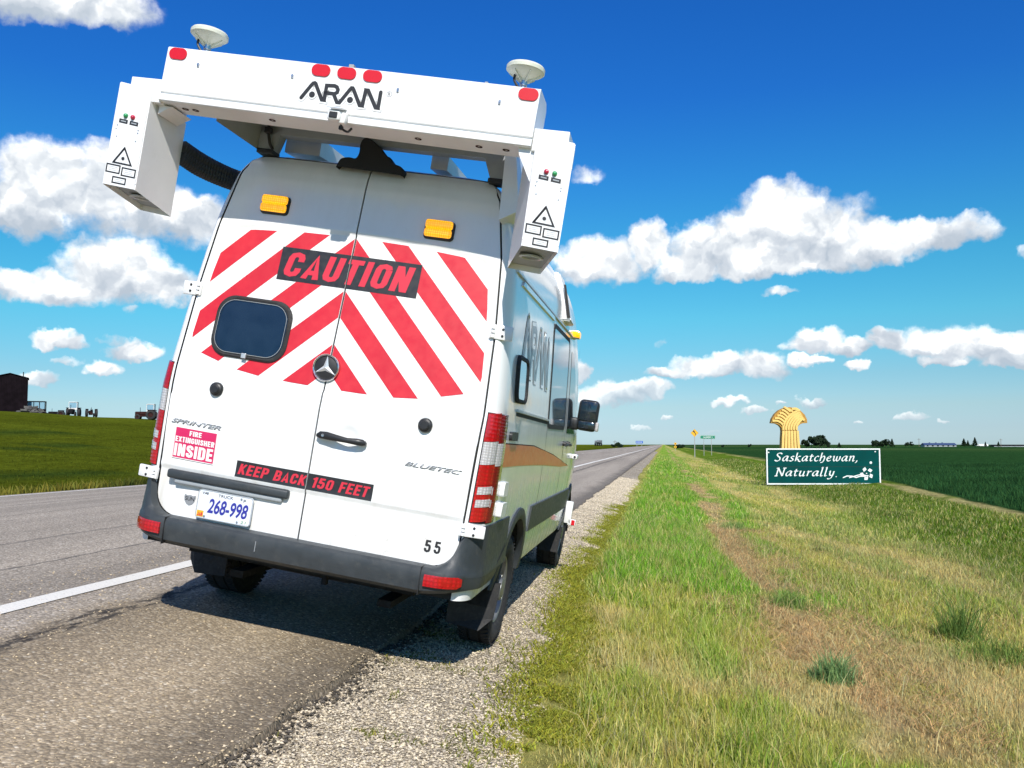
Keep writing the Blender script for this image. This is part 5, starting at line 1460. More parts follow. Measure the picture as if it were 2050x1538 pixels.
hexa(bm, [(-1.03, YF + .06, 2.755), (-.985, YF + .06, 2.785), (-.985, -.14, 2.785), (-1.03, -.14, 2.755), (-1.03, YF + .06, 2.80), (-.955, YF + .06, 2.80), (-.955, -.14, 2.80), (-1.03, -.14, 2.80)])
hexa(bm, [(.94, YF + .03, 2.74), (1.02, YF + .03, 2.60), (1.02, -.10, 2.60), (.94, -.10, 2.74), (.93, YF + .03, 2.775), (1.02, YF + .03, 2.775), (1.02, -.10, 2.775), (.93, -.10, 2.775)])
add_split('box_bracket', bm, 'white_metal', van)

# satellite antennas
for x, y in ((-.842, -.29), (.889, -.29)):
    z0 = 3.084 - (x / 1.0) * .0183
    root = empty('antenna', (x, y, z0)); root.parent = van
    bm = BM(); lathe(bm, [(.060, .018), (.072, .022), (.082, .045), (.104, .088), (.112, .095), (.112, .097), (.128, .098), (.138, .090), (.147, .06), (.150, 0)], (0, 0, 0), (0, 0, 1), 40)
    dsh = add('antenna_dish', bm, 'cream_plastic', root, True, 40)
    bm = BM()
    for k in range(6):
        a = 2 * math.pi * k / 6; M = Matrix.Rotation(a, 4, 'Z')
        hexa(bm, [M @ Vector(p) for p in ((.018, -.002, .052), (.018, .002, .052), (.080, .002, .094), (.080, -.002, .094), (.018, -.002, .068), (.018, .002, .068), (.075, .002, .102), (.075, -.002, .102))])
    add('antenna_rib', bm, 'cream_plastic', dsh)
    bm = BM(); lathe(bm, [(-.005, .011), (.012, .011), (.012, .016), (.030, .016), (.030, .013), (.040, .013), (.040, .020), (.062, .020)], (0, 0, 0), (0, 0, 1), 16); add('antenna_stem', bm, 'steel', root, True, 30)
    bm = BM(); tube(bm, catmull([(-.045, -.02, .088), (-.045, -.025, .060), (-.030, -.025, .035), (-.012, -.02, .016)], 6), .0065, 8); add('antenna_cable', bm, 'letter_black', root, True)
    bm = BM(); box(bm, .024, .040, -.01, .012, -.004, .018, .003); add('cable_gland', bm, 'steel', root)
bm = BM(); box(bm, -.015, .012, YF + .05, YF + .08, 3.07, 3.115, .003); box(bm, .705, .722, YF + .05, YF + .08, 3.06, 3.092, .003); add_split('top_bolt', bm, 'post_grey', rack)

# frame that carries the rack on the roof
bm = BM()
box(bm, -.76, .77, .16, .24, 2.858, 2.99, .003); box(bm, -.76, .77, -.17, .30, 2.965, 2.995, .003)
hexa(bm, [(-.69, .16, 2.765), (-.60, .16, 2.765), (-.60, .24, 2.765), (-.69, .24, 2.765), (-.78, .16, 2.90), (-.56, .16, 2.90), (-.56, .24, 2.90), (-.78, .24, 2.90)])
hexa(bm, [(.69, .16, 2.745), (.765, .16, 2.745), (.765, .24, 2.745), (.69, .24, 2.745), (.64, .16, 2.86), (.765, .16, 2.86), (.765, .24, 2.86), (.64, .24, 2.86)])
hexa(bm, [(-.79, -.17, 2.80), (-.70, .15, 2.76), (-.70, .24, 2.76), (-.79, .24, 2.95), (-.785, -.17, 2.985), (-.695, .15, 2.985), (-.695, .24, 2.985), (-.785, .24, 2.985)])
fr_ = add('rack_frame', bm, 'beam_grey', van)
bm = BM()
for x in (-.50, -.455, .57, .615): lathe(bm, [(0, .016), (-.008, .016), (-.010, .008), (-.010, 0)], (x, .16, 2.915), (0, 1, 0), 12)
add_split('frame_bolt', bm, 'post_grey', fr_)
bm = BM(); box(bm, -.70, -.60, .15, .25, 2.742, 2.768, .004); box(bm, .68, .775, .15, .25, 2.722, 2.748, .004); add_split('foot_pad', bm, 'black_plastic', fr_)
bm = BM(); tube(bm, catmull([(-.645, .14, 2.93), (-.635, .13, 2.87), (-.62, .14, 2.80), (-.60, .15, 2.765)], 8), .009, 8); box(bm, -.655, -.615, .115, .15, 2.85, 2.885, .005); add('frame_cable', bm, 'letter_black', fr_)
bm = BM()
hexa(bm, [(-.60, .30, 2.80), (-.38, .30, 2.80), (-.20, 1.25, 2.80), (-.40, 1.25, 2.80), (-.60, .30, 2.93), (-.38, .30, 2.90), (-.20, 1.25, 2.82), (-.40, 1.25, 2.82)])
hexa(bm, [(.30, .30, 2.80), (.40, .30, 2.80), (.50, 1.1, 2.79), (.42, 1.1, 2.79), (.30, .30, 2.90), (.40, .30, 2.88), (.50, 1.1, 2.81), (.42, 1.1, 2.81)])
add_split('roof_brace', bm, 'aluminium', van)
bm = BM(); hexa(bm, [(.80, .05, 2.50), (.90, .05, 2.56), (.90, .35, 2.56), (.80, .35, 2.50), (.775, .05, 2.90), (.83, .05, 2.90), (.83, .35, 2.90), (.775, .35, 2.90)]); add('side_plate', bm, 'white_metal', van)
# black cable boot on the roof edge
bm = BM(); out = [(-.19, 2.70), (-.18, 2.730), (-.165, 2.752), (-.122, 2.762), (-.082, 2.760), (-.066, 2.795), (-.067, 2.842), (-.056, 2.876), (-.025, 2.882), (.018, 2.861), (.058, 2.832), (.088, 2.797), (.119, 2.786), (.14, 2.755), (.18, 2.746), (.207, 2.725), (.205, 2.69)]
out = [tuple(p) for p in catmull(out, 3)]
g = []
for y, k in ((.105, .95), (.118, 1.0), (.150, 1.0), (.235, .96)):
    g.append([bm.verts.new((.01 + (x - .01) * k, y, 2.72 + (z - 2.72) * k)) for x, z in out])
for a, b in zip(g, g[1:]):
    for i in range(len(a) - 1): bm.faces.new((a[i], a[i + 1], b[i + 1], b[i]))
bm.faces.new(g[0]); bm.faces.new(g[-1][::-1])
add('cable_boot', bm, 'gap_black', van, True, 45)
# corrugated hoses from the left box to the roof
for dz, r in ((0, .036), (-.062, .034), (-.035, .034)):
    pts = catmull([(-1.03, -.06, 2.665 + dz), (-.985, .06, 2.640 + dz), (-.93, .20, 2.625 + dz * .9), (-.875, .34, 2.625 + dz * .8), (-.81, .50, 2.65 + dz * .6), (-.76, .66, 2.70 + dz * .3)], 48)
    bm = BM(); tube(bm, pts, lambda t: r * (1 + .13 * math.sin(t * 2 * math.pi * 38)), 14); add('cable_hose', bm, 'black_plastic', van, True, 80)
# forward sensor housing on the cab roof, wheel sensor and bumper camera on the right
bm = BM(); hexa(bm, [(.78, 2.60, 2.31), (.962, 2.60, 2.31), (.95, 2.98, 2.31), (.78, 2.98, 2.31), (.66, 2.64, 2.70), (.80, 2.64, 2.70), (.80, 2.98, 2.70), (.66, 2.98, 2.70)])
bmesh.ops.bevel(bm, geom=bm.edges[:], offset=.012, segments=2, affect='EDGES')
hs_ = add('roof_housing', bm, 'white_metal', van, True, 40)
bm = BM(); hexa(bm, [(.925, 2.588, 2.335), (.952, 2.588, 2.335), (.952, 2.60, 2.335), (.925, 2.60, 2.335), (.855, 2.605, 2.60), (.872, 2.605, 2.60), (.872, 2.63, 2.60), (.855, 2.63, 2.60)]); add('housing_vent', bm, 'gap_black', hs_)
bm = BM(); box(bm, .985, 1.045, 4.12, 4.24, 1.155, 1.205, .015, None, 3); ws = add('side_camera', bm, 'white_metal', van, True, 40)
bm = BM(); lathe(bm, [(0, .012), (.004, .012), (.004, 0)], (1.022, 4.119, 1.180), (0, -1, 0), 14); add('camera_lens', bm, 'letter_black', ws)
bm = BM(); box(bm, .98, 1.05, 4.46, 4.50, .50, .72, .006); box(bm, 1.02, 1.10, 4.46, 4.50, .485, .545, .006); sn = add('wheel_sensor', bm, 'white_metal', van, True, 40)
bm = BM(); box(bm, 1.058, 1.092, 4.456, 4.462, .490, .540); add('red_mark', bm, 'red_lamp', sn)

# ================================================================== roadside things
GLYPH = {
 'a': ([[(.75, .95), (.45, 1.0), (.12, .62), (.1, .2), (.3, .02), (.55, .3), (.76, .92)], [(.80, 1.0), (.72, .4), (.76, .05), (.98, .15)]], 1.0),
 's': ([[(.62, .88), (.42, 1.0), (.2, .85), (.27, .6), (.5, .4), (.5, .12), (.25, 0), (.02, .12)]], .74),
 'k': ([[(.14, 1.7), (.1, 0)], [(.78, .97), (.45, .92), (.15, .5)], [(.2, .5), (.48, .3), (.6, .02), (.88, -.12)]], .92),
 't': ([[(.3, 1.38), (.22, .4), (.3, .03), (.56, .15)], [(.02, .98), (.3, 1.0), (.60, .98)]], .66),
 'c': ([[(.66, .88), (.42, 1.0), (.13, .65), (.12, .25), (.36, .0), (.68, .16)]], .76),
 'h': ([[(.17, 1.7), (.1, 0)], [(.13, .55), (.42, .97), (.66, .9), (.70, .4), (.54, -.2), (.22, -.32)]], .92),
 'e': ([[(.13, .5), (.5, .6), (.62, .84), (.42, 1.0), (.13, .65), (.12, .25), (.36, 0), (.70, .18)]], .80),
 'w': ([[(.02, .88), (.2, .96), (.2, .3), (.36, .02), (.6, .3), (.68, .97)], [(.66, .95), (.66, .3), (.84, .02), (1.1, .35), (1.14, .97)]], 1.32),
 'n': ([[(.02, .88), (.2, .97), (.15, 0)], [(.17, .55), (.45, .97), (.70, .9), (.66, .15), (.74, .0), (.94, .15)]], 1.0),
 'u': ([[(.02, .88), (.2, .97), (.16, .25), (.36, .0), (.65, .3), (.74, .97)], [(.74, .97), (.68, .15), (.78, 0), (.97, .15)]], 1.02),
 'r': ([[(.02, .88), (.2, .97), (.15, 0)], [(.17, .5), (.4, .92), (.68, .92)]], .72),
 'l': ([[(.06, 1.6), (.2, 1.7), (.14, .2), (.24, 0), (.44, .12)]], .50),
 'y': ([[(.02, .88), (.2, .97), (.2, .35), (.4, .1), (.65, .3), (.72, .97)], [(.74, .97), (.66, .2), (.5, -.4), (.2, -.6), (.0, -.48)]], .98),
 ',': ([[(.18, .12), (.17, -.12), (.02, -.38)]], .4),
 'S': ([[(.98, 1.42), (.68, 1.64), (.3, 1.5), (.32, 1.12), (.76, .66), (.76, .2), (.4, .0), (.02, .2)]], 1.08),
 'N': ([[(.24, 1.6), (.16, 0)], [(.22, 1.6), (1.04, .0)], [(1.14, 1.6), (1.04, .0)], [(-.02, 1.58), (.36, 1.6)], [(-.06, .02), (.36, .02)], [(.92, 1.6), (1.38, 1.6)]], 1.36),
}
def pen_text(s, x, z, size, width, nib=.135):
    """broad-nib italic lettering; returns strips of (u, v) with their stroke number"""
    raw = []; cx_ = 0.0
    for ch in s:
        st, adv = GLYPH[ch]
        for p in st:
            q = catmull(p, 6) if len(p) > 2 else [np.array(p[0], float), np.array(p[1], float)]
            raw.append([(cx_ + a[0] + .20 * a[1], a[1]) for a in q])
        cx_ += adv + .12
    n = np.array((math.cos(rad(38)), math.sin(rad(38)))) * nib / 2
    kx = width / cx_; out = []
    for i, p in enumerate(raw):
        P = [np.array(a) for a in p]; L, R = [], []
        for j in range(len(P)):
            d = P[min(j + 1, len(P) - 1)] - P[max(j - 1, 0)]; d = d / (np.linalg.norm(d) + 1e-9); m_ = np.array((-d[1], d[0]))
            sg = 1 if m_.dot(n) >= 0 else -1
            o = n * sg + m_ * .045; L.append(P[j] + o); R.append(P[j] - o)
        out.append([[(x + kx * q[0], z + size * q[1]) for q in (L[j], L[j + 1], R[j + 1], R[j])] for j in range(len(P) - 1)])
    return out
def rooted(px, py, depth):
    p = place(px, py, depth); return p.x, p.y, float(land_z(np.array(p.x), np.array(p.y)))

# ---- the welcome board (4.9 m wide) and the wheat sheaf behind it
D_S = 38.5; u = D_S / F_PX                      # metres per photo pixel at the board
pc = place(1647.5, 934, D_S)
zb = pc.z - 36 * u
gz = float(land_z(np.array(pc.x), np.array(pc.y)))
ws_ = empty('welcome_sign', (pc.x, pc.y, gz), HEAD, 'green welcome board with white italic lettering and white border, standing in the ditch', 'sign')
dz = zb - gz                                     # board bottom above its base
BX, BH = 114 * u, 72 * u
sf = lambda x, z, l=0.0: (x, -.06 - l, z + dz)
bm = BM(); box(bm, -BX, BX, -.06, .06, dz, dz + BH, .01); board = add('board', bm, 'sign_green', ws_)
bw = .055
for x0, x1, z0, z1 in ((-BX, BX, BH - bw, BH), (-BX, BX, 0, bw), (-BX, -BX + bw, bw, BH - bw), (BX - bw, BX, bw, BH - bw)):
    wrap('border_strip', flat_bm([[(x0, z0), (x1, z0), (x1, z1), (x0, z1)]]), sf, .001, 'sign_white', ws_, 0, None, .012)
for txt, x, z, sz_, wd in (('Saskatchewan,', -1.66 - .44, .60 + .40, .21, 3.62), ('Naturally', -1.66 - .42, .365, .21, 2.58)):
    for i, st in enumerate(pen_text(txt, x, z, sz_, wd)):
        wrap('letter_stroke', flat_bm(st), sf, .004 + (i % 3) * .0012, 'sign_white', ws_, 0)
def sp(px, py): return ((px / 6.03 + 1480 - 1647.5) * u, (970 - (790 + py / 6.03)) * u)      # crop pixel on the board
for q in ([(1497, 930), (1448, 905), (1480, 975)],): pass
petals = []
for k in range(5):
    a_ = rad(100 - 72 * k); c_, s_ = math.cos(a_), math.sin(a_)
    petals.append([(1530 + (r_ * c_ - t_ * s_), 955 - (r_ * s_ + t_ * c_)) for r_, t_ in ((28, 30), (62, 40), (82, 4), (48, -8))])
for p in petals: wrap('emblem_petal', flat_bm([[sp(*q) for q in p]]), sf, .004, 'sign_white', ws_, 0)
wrap('emblem_wave', flat_bm(ribbon_polys([sp(*q) for q in ((1245, 1002), (1290, 982), (1350, 985), (1400, 1000), (1450, 985), (1500, 985), (1545, 978))], .045)), sf, .006, 'sign_white', ws_, 0)
wrap('emblem_wave', flat_bm(ribbon_polys([sp(*q) for q in ((1320, 1002), (1380, 985), (1440, 968), (1500, 972), (1540, 985))], .04)), sf, .0075, 'sign_white', ws_, 0)
for px_, py_, r in ((1528, 952, .026), (1582, 822, .055), (352, 700, .03), (1638, 690, .03), (1160, 990, .022)):
    wrap('white_spot', flat_bm([disc(*sp(px_, py_), r, 14)]), sf, .004, 'sign_white', ws_, 0)
wrap('board_joint', flat_bm([[(-BX + bw, BH * .49), (BX - bw, BH * .49), (BX - bw, BH * .49 + .012), (-BX + bw, BH * .49 + .012)]]), sf, .0008, 'gap_black', ws_, 0)
for x in (-BX * .8, 0, BX * .8):
    bm = BM(); box(bm, x - .08, x + .08, .07, .22, -.4, dz + BH * .95, .01); add('post', bm, 'post_wood', ws_)

D_W = 39.6; uw = D_W / F_PX
pw_ = place(1581, 897, D_W); gw = float(land_z(np.array(pw_.x), np.array(pw_.y)))
sheaf = empty('wheat_sheaf', (pw_.x, pw_.y, gw), HEAD, 'golden wheat sheaf sculpture with curved stalks rising behind the welcome board', 'sculpture')
def wp_(px, py): return ((px / 6.03 + 1480 - 1581) * uw, pw_.z - gw + (897 - (790 + py / 6.03)) * uw)   # crop pixel on the sheaf
outl = [(505, 1000), (507, 645), (513, 520), (520, 440), (515, 400), (490, 370), (450, 350), (390, 345), (405, 290), (440, 235), (490, 190), (550, 162), (620, 152), (690, 165), (750, 195), (800, 245), (825, 300), (828, 345), (780, 345), (740, 360), (710, 390), (703, 435), (715, 540), (735, 645), (740, 1000)]
O2 = [wp_(*p) for p in outl]
bm = BM(); f = bm.faces.new([bm.verts.new((x, 0, z)) for x, z in O2]); r = bmesh.ops.extrude_face_region(bm, geom=[f])
for v in r['geom']:
    if isinstance(v, bmesh.types.BMVert): v.co.y += .28
add('backing_plate', bm, 'sheaf_brown', sheaf)
wf = lambda x, z, l=0.0: (x, -l, z)
stalks = []
for k in range(6):                               # straight stalks below the tie
    xb, xt = 522 + k * 38.5, 536 + k * 33.5
    stalks.append(([(xb, 1000), (xb + .1, 645), ((xb + xt) / 2, 540), (xt, 436)], .030 * 5.2))
def arc(p): return [tuple(q) for q in catmull(p, 8)]
for k in range(6):                               # heads bending to the right, in front
    x0 = 533 + k * 32; t = k / 5
    stalks.append((arc([(x0, 428), (x0 + 4, 385 - 5 * t), (x0 + 28 + 4 * t, 320 + 15 * t), (x0 + 85 - 15 * t, 250 + 50 * t), (738 + 62 * t - 10, 182 + 128 * t)]), .026 * 5.2))
for k in range(6):                               # heads bending to the left, behind
    t = k / 5
    stalks.append((arc([(535 + 88 * t, 372 - 165 * t), (505 + 82 * t, 340 - 165 * t), (462 + 92 * t, 318 - 162 * t), (404 + 148 * t, 318 - 152 * t)]), .025 * 5.2))
stalks.append((arc([(560, 165), (620, 185), (652, 208)]), .12)); stalks.append((arc([(640, 175), (690, 172), (735, 200)]), .16))
for i, (p, w_) in enumerate(stalks):
    wrap('stalk', flat_bm(ribbon_polys([wp_(*q) for q in p], w_ * .66, rnd=False)), wf, .004 * (i % 2) + .001, 'sheaf_yellow', sheaf, 0, None, .05 + .004 * (i % 3), False)

# ---- small road signs
def sign_post(root, x, h, r=.03, mat='post_grey'):
    bm = BM(); box(bm, x - r, x + r, 0, 2 * r, -.4, h, .004); return add('post', bm, mat, root)
x, y, z = rooted(1391, 905, 127); root = empty('curve_warning_sign', (x, y, z), HEAD * .4, 'yellow diamond sign with a black left bend arrow on a single post', 'road sign')
k = 127 / F_PX; h = place(1391, 867, 127).z - z; sign_post(root, 0, h + .3, .05)
sfx = lambda u_, v_, l=0.0: (u_, -.02 - l, v_ + h)
dd = .56
wrap('plate', flat_bm([[(0, dd), (-dd, 0), (0, -dd), (dd, 0)]]), sfx, -.02, 'road_sign_yellow', root, 0, None, .03)
wrap('border', flat_bm(ribbon_polys([(0, dd * .9), (-dd * .9, 0), (0, -dd * .9), (dd * .9, 0)], .02, True)), sfx, .012, 'letter_black', root, 0)
wrap('arrow', flat_bm(ribbon_polys(catmull([(.10, -.30), (.10, -.05), (-.06, .10), (-.10, .2)], 5), .11, rnd=False) + [[(-.26, .10), (.08, .18), (-.16, .38)]]), sfx, .014, 'letter_black', root, 0)
x, y, z = rooted(1417, 902, 144); root = empty('town_sign', (x, y, z), HEAD * .4, 'green place name board with white lettering on two thin posts', 'road sign')
k = 144 / F_PX; h = place(1417, 879, 144).z - z; sign_post(root, -.60, h + .5, .035); sign_post(root, .60, h + .5, .035)
sfx = lambda u_, v_, l=0.0: (u_, -.04 - l, v_ + h)
wrap('plate', flat_bm([[(-1.2, 0), (1.2, 0), (1.2, .58), (-1.2, .58)]]), sfx, -.02, 'road_sign_green', root, 0, None, .03)
wrap('border', flat_bm(ribbon_polys([(-1.16, .04), (1.16, .04), (1.16, .54), (-1.16, .54)], .03, True)), sfx, .012, 'sign_white', root, 0)
wrap('lettering', text_bm('ALSASK 1', -.72, .72, .19, .40, .02), sfx, .013, 'sign_white', root, 0)
x, y, z = rooted(1280, 892, 300); root = empty('blue_road_sign', (x, y, z), 0, 'wide blue board on posts over the far end of the road', 'road sign')
h = place(1280, 888, 300).z - z
for xx in (-.8, .8): sign_post(root, xx, h + .8, .06)
bm = BM(); box(bm, -1.2, 1.2, -.06, 0, h, h + .85, .01); add('plate', bm, 'road_sign_blue', root)
wrap('lettering', flat_bm([[(-.95 + .32 * i, h + .35), (-.75 + .32 * i, h + .35), (-.75 + .32 * i, h + .55), (-.95 + .32 * i, h + .55)] for i in range(6)]), lambda u_, v_, l=0: (u_, -.061 - l, v_), .004, 'sign_white', root, 0)
x, y, z = rooted(1352, 889, 250); root = empty('distant_warning_sign', (x, y, z), 0, 'two small yellow diamonds one above the other on a far post', 'road sign')
sign_post(root, 0, 2.4, .05)
for hh in (1.95, 1.05):
    wrap('plate', flat_bm([[(0, .42), (-.42, 0), (0, -.42), (.42, 0)]]), lambda u_, v_, l=0, hh=hh: (u_, -.02 - l, v_ + hh), 0, 'road_sign_yellow', root, 0, None, .03)
    wrap('symbol', flat_bm([[(-.12, -.16), (.12, -.16), (.08, .18), (-.08, .18)]]), lambda u_, v_, l=0, hh=hh: (u_, -.055 - l, v_ + hh), 0, 'letter_black', root, 0)

# ---- oncoming truck far down the road
x, y, z = rooted(1198, 892, 250); x = -9.3 - 8; z = float(land_z(np.array(x), np.array(y)))
p = place(1198, 886, 250); root = empty('distant_truck', (p.x, p.y, p.z - .95), rad(78), 'dark grey truck with round tanks far away left of the road', 'truck')
bm = BM(); box(bm, -1.6, .9, -.7, .7, .55, .75); add('chassis', bm, 'tractor_dark', root)
for yy_ in (-1.2, -.45, .3):
    bm = BM(); lathe(bm, [(-.68, 0), (-.66, .34), (.66, .34), (.68, 0)], (yy_, 0, 1.15), (0, 1, 0), 14); add('tank', bm, 'truck_grey', root, True, 40)
bm = BM(); box(bm, .75, 1.5, -.68, .68, .55, 1.62, .10); cb = add('cab', bm, 'truck_grey', root, True, 40)
bm = BM(); box(bm, 1.44, 1.52, -.55, .55, 1.12, 1.48, .03); add('windscreen', bm, 'cab_glass', cb)
for xx in (-1.2, -.7, 1.1):
    for s in (-1, 1):
        bm = BM(); cyl(bm, (xx, s * .45, .28), (xx, s * .70, .28), .30, seg=16); add('wheel', bm, 'tyre_rubber', root, True, 40)

# ---- old machinery and the dark shed on the rise to the left
def tractor_tyre(root, x, y, r, w):
    bm = BM(); lathe(bm, [(-w / 2, r * .55), (-w / 2, r * .88), (-w * .38, r), (w * .38, r), (w / 2, r * .88), (w / 2, r * .55)], (x, y, r), (1, 0, 0), 22); t = add('wheel', bm, 'tyre_rubber', root, True, 40)
    bm = BM(); lathe(bm, [(-w * .3, r * .55), (-w * .2, r * .2), (-w * .25, 0)], (x, y, r), (1, 0, 0), 16); lathe(bm, [(w * .3, r * .55), (w * .2, r * .2), (w * .25, 0)], (x, y, r), (1, 0, 0), 16); add('rim', bm, 'rust', t, True, 40)
def tractor(px, py, depth, scale, rz, cab, body_mat, cab_mat, label):
    x, y, z = rooted(px, py, depth)
    root = empty('tractor', (x, y, z - .03), rz, label, 'tractor', 'derelict tractors on the rise'); root.scale = (scale,) * 3
    tractor_tyre(root, -.85, -.9, .75, .45); tractor_tyre(root, .85, -.9, .75, .45); tractor_tyre(root, -.62, 1.15, .42, .25); tractor_tyre(root, .62, 1.15, .42, .25)
    bm = BM(); box(bm, -.33, .33, -.3, 1.55, .75, 1.28, .08, None, 3); box(bm, -.25, .25, -1.2, 1.4, .45, .78, .03); box(bm, -.28, .28, 1.50, 1.60, .55, 1.22, .02); add('hood', bm, body_mat, root, True, 40)
    bm = BM()
    for s in (-1, 1): box(bm, s * .85 - .26, s * .85 + .26, -1.5, -.35, 1.50, 1.56, .02); box(bm, s * .62 - .02, s * .62 + .02, -1.45, -.35, .8, 1.52)
    add_split('fender', bm, body_mat, root)
    bm = BM(); cyl(bm, (.12, .9, 1.25), (.12, .9, 1.95), .04, seg=10); add('exhaust', bm, 'tractor_dark', root)
    if cab:
        bm = BM(); box(bm, -.66, .66, -1.35, -.15, 2.38, 2.50, .04)
        for sx_ in (-1, 1):
            for yy_ in (-1.28, -.22): box(bm, sx_ * .60 - .04, sx_ * .60 + .04, yy_ - .04, yy_ + .04, 1.25, 2.40)
        box(bm, -.62, .62, -1.30, -.20, 1.15, 1.50); c = add('cab', bm, cab_mat, root)
        bm = BM(); box(bm, -.56, .56, -.215, -.205, 1.52, 2.36); add('window', bm, 'cab_glass', c)
        bm = BM(); box(bm, -.56, .56, -1.295, -1.285, 1.52, 2.36); add('window', bm, 'cab_glass', c)
        for sx_ in (-1, 1):
            bm = BM(); box(bm, sx_ * .60 - .005, sx_ * .60 + .005, -1.22, -.28, 1.52, 2.36); add('window', bm, 'cab_glass', c)
    else:
        bm = BM(); box(bm, -.22, .22, -1.0, -.6, 1.0, 1.10, .03); box(bm, -.22, .22, -1.02, -.96, 1.1, 1.45, .02); add('seat', bm, 'tractor_dark', root)
        bm = BM(); cyl(bm, (0, -.25, 1.2), (0, -.45, 1.5), .025, seg=8); lathe(bm, [(-.015, .17), (.015, .17), (.015, .2), (-.015, .2), (-.015, .17)], (0, -.45, 1.5), (0, -.6, .8), 16); add('steering_wheel', bm, 'tractor_dark', root)
    return root
tractor(145, 831, 118, .80, rad(196) + HEAD, True, 'tractor_dark', 'tractor_white', 'dark tractor with an upright glazed cab, seen head-on beside the rubble')
tractor(113, 831, 121, .62, rad(120), False, 'tractor_dark', 'tractor_dark', 'small dark open tractor close to the right end of the rubble')
tractor(182, 833, 116, .66, rad(40), False, 'rust', 'rust', 'rusty red open tractor right of the tractor with the glazed cab')
tractor(292, 837, 112, .78, rad(110), True, 'rust', 'tractor_white', 'rust red tractor with a white cab, next to the van')
x, y, z = rooted(73, 829, 124)
cabr = empty('tractor_cab', (x, y, z), rad(30), 'loose dark tractor cab frame standing behind the rubble heap', 'cab')
bm = BM(); box(bm, -1.15, 1.15, -.6, .6, 2.25, 2.36, .03)
for xx in (-1.08, -.30, .40, 1.08):
    for yy_ in (-.52, .52): box(bm, xx - .05, xx + .05, yy_ - .05, yy_ + .05, 1.0, 2.28)
box(bm, -1.1, 1.1, -.55, .55, .2, 1.25, .02); add('frame', bm, 'tractor_dark', cabr)
for x0, x1 in ((-1.02, -.36), (-.24, .34), (.46, 1.02)):
    bm = BM(); box(bm, x0, x1, -.525, -.515, 1.28, 2.22); add('window', bm, 'cab_glass', cabr)
# heap of broken concrete and boards
x, y, z = rooted(62, 833, 116)
heap = empty('rubble_heap', (x, y, z), 0, 'heap of grey broken concrete and boards in front of the dark shed', 'rubble')
rr = random.Random(3)
for i in range(70):
    a, b_ = rr.gauss(0, 1.25), rr.gauss(0, .8); hh = max(0, 1.45 - .50 * abs(a) - .4 * abs(b_)) * rr.uniform(.3, 1.0)
    sx_, sy_, sz_ = rr.uniform(.25, .6), rr.uniform(.2, .45), rr.uniform(.08, .22)
    M = Matrix.Translation((a, b_, hh)) @ Matrix.Rotation(rr.uniform(0, 6.28), 4, 'Z') @ Matrix.Rotation(rr.uniform(-.7, .7), 4, 'X')
    bm = BM(); vs = box(bm, -sx_, sx_, -sy_, sy_, -sz_, sz_)
    for v in vs: v.co += Vector((rr.uniform(-.1, .1), rr.uniform(-.08, .08), rr.uniform(-.05, .05)))
    bmesh.ops.transform(bm, matrix=M, verts=bm.verts[:]); add('slab', bm, 'rubble' if rr.random() < .7 else 'barn_wood', heap)
# dark shed
x, y, z = rooted(18, 826, 122); kk = 122 / F_PX
shed = empty('old_shed', (x, y, z), HEAD + rad(28), 'tall dark weathered wooden shed at the left edge of the picture', 'shed')
hw, hh = 2.15, 5.35
bm = BM(); g = [[bm.verts.new((sx_, yy_, zz)) for sx_, zz in ((-hw, -.3), (hw, -.3), (hw, hh), (0, hh + .55), (-hw, hh))] for yy_ in (-1.5, 2.5)]
bm.faces.new(g[0][::-1]); bm.faces.new(g[1])
for i in range(5): bm.faces.new((g[0][i], g[0][(i + 1) % 5], g[1][(i + 1) % 5], g[1][i]))
add('wall', bm, 'barn_wood', shed)
for i in range(22):
    x0 = -hw + i * (2 * hw / 22); zt = hh + .55 * (1 - abs(x0 + .1) / hw) - .03
    bm = BM(); o_ = rr.uniform(0, .03); box(bm, x0 + .008, x0 + 2 * hw / 22 - .008, -1.54 - o_, -1.50, -.3, zt - rr.uniform(0, .06)); add('board', bm, 'barn_wood', shed)
for s in (-1, 1):
    bm = BM(); hexa(bm, [(0, -1.7, hh + .56), (s * (hw + .12), -1.7, hh - .04), (s * (hw + .12), 2.7, hh - .04), (0, 2.7, hh + .56), (0, -1.7, hh + .64), (s * (hw + .12), -1.7, hh + .04), (s * (hw + .12), 2.7, hh + .04), (0, 2.7, hh + .64)]); add('roof', bm, 'barn_wood', shed)
bm = BM(); cyl(bm, (1.55, .4, hh - .1), (1.55, .4, hh + .95), .06, seg=10); add('stove_pipe', bm, 'tractor_dark', shed)

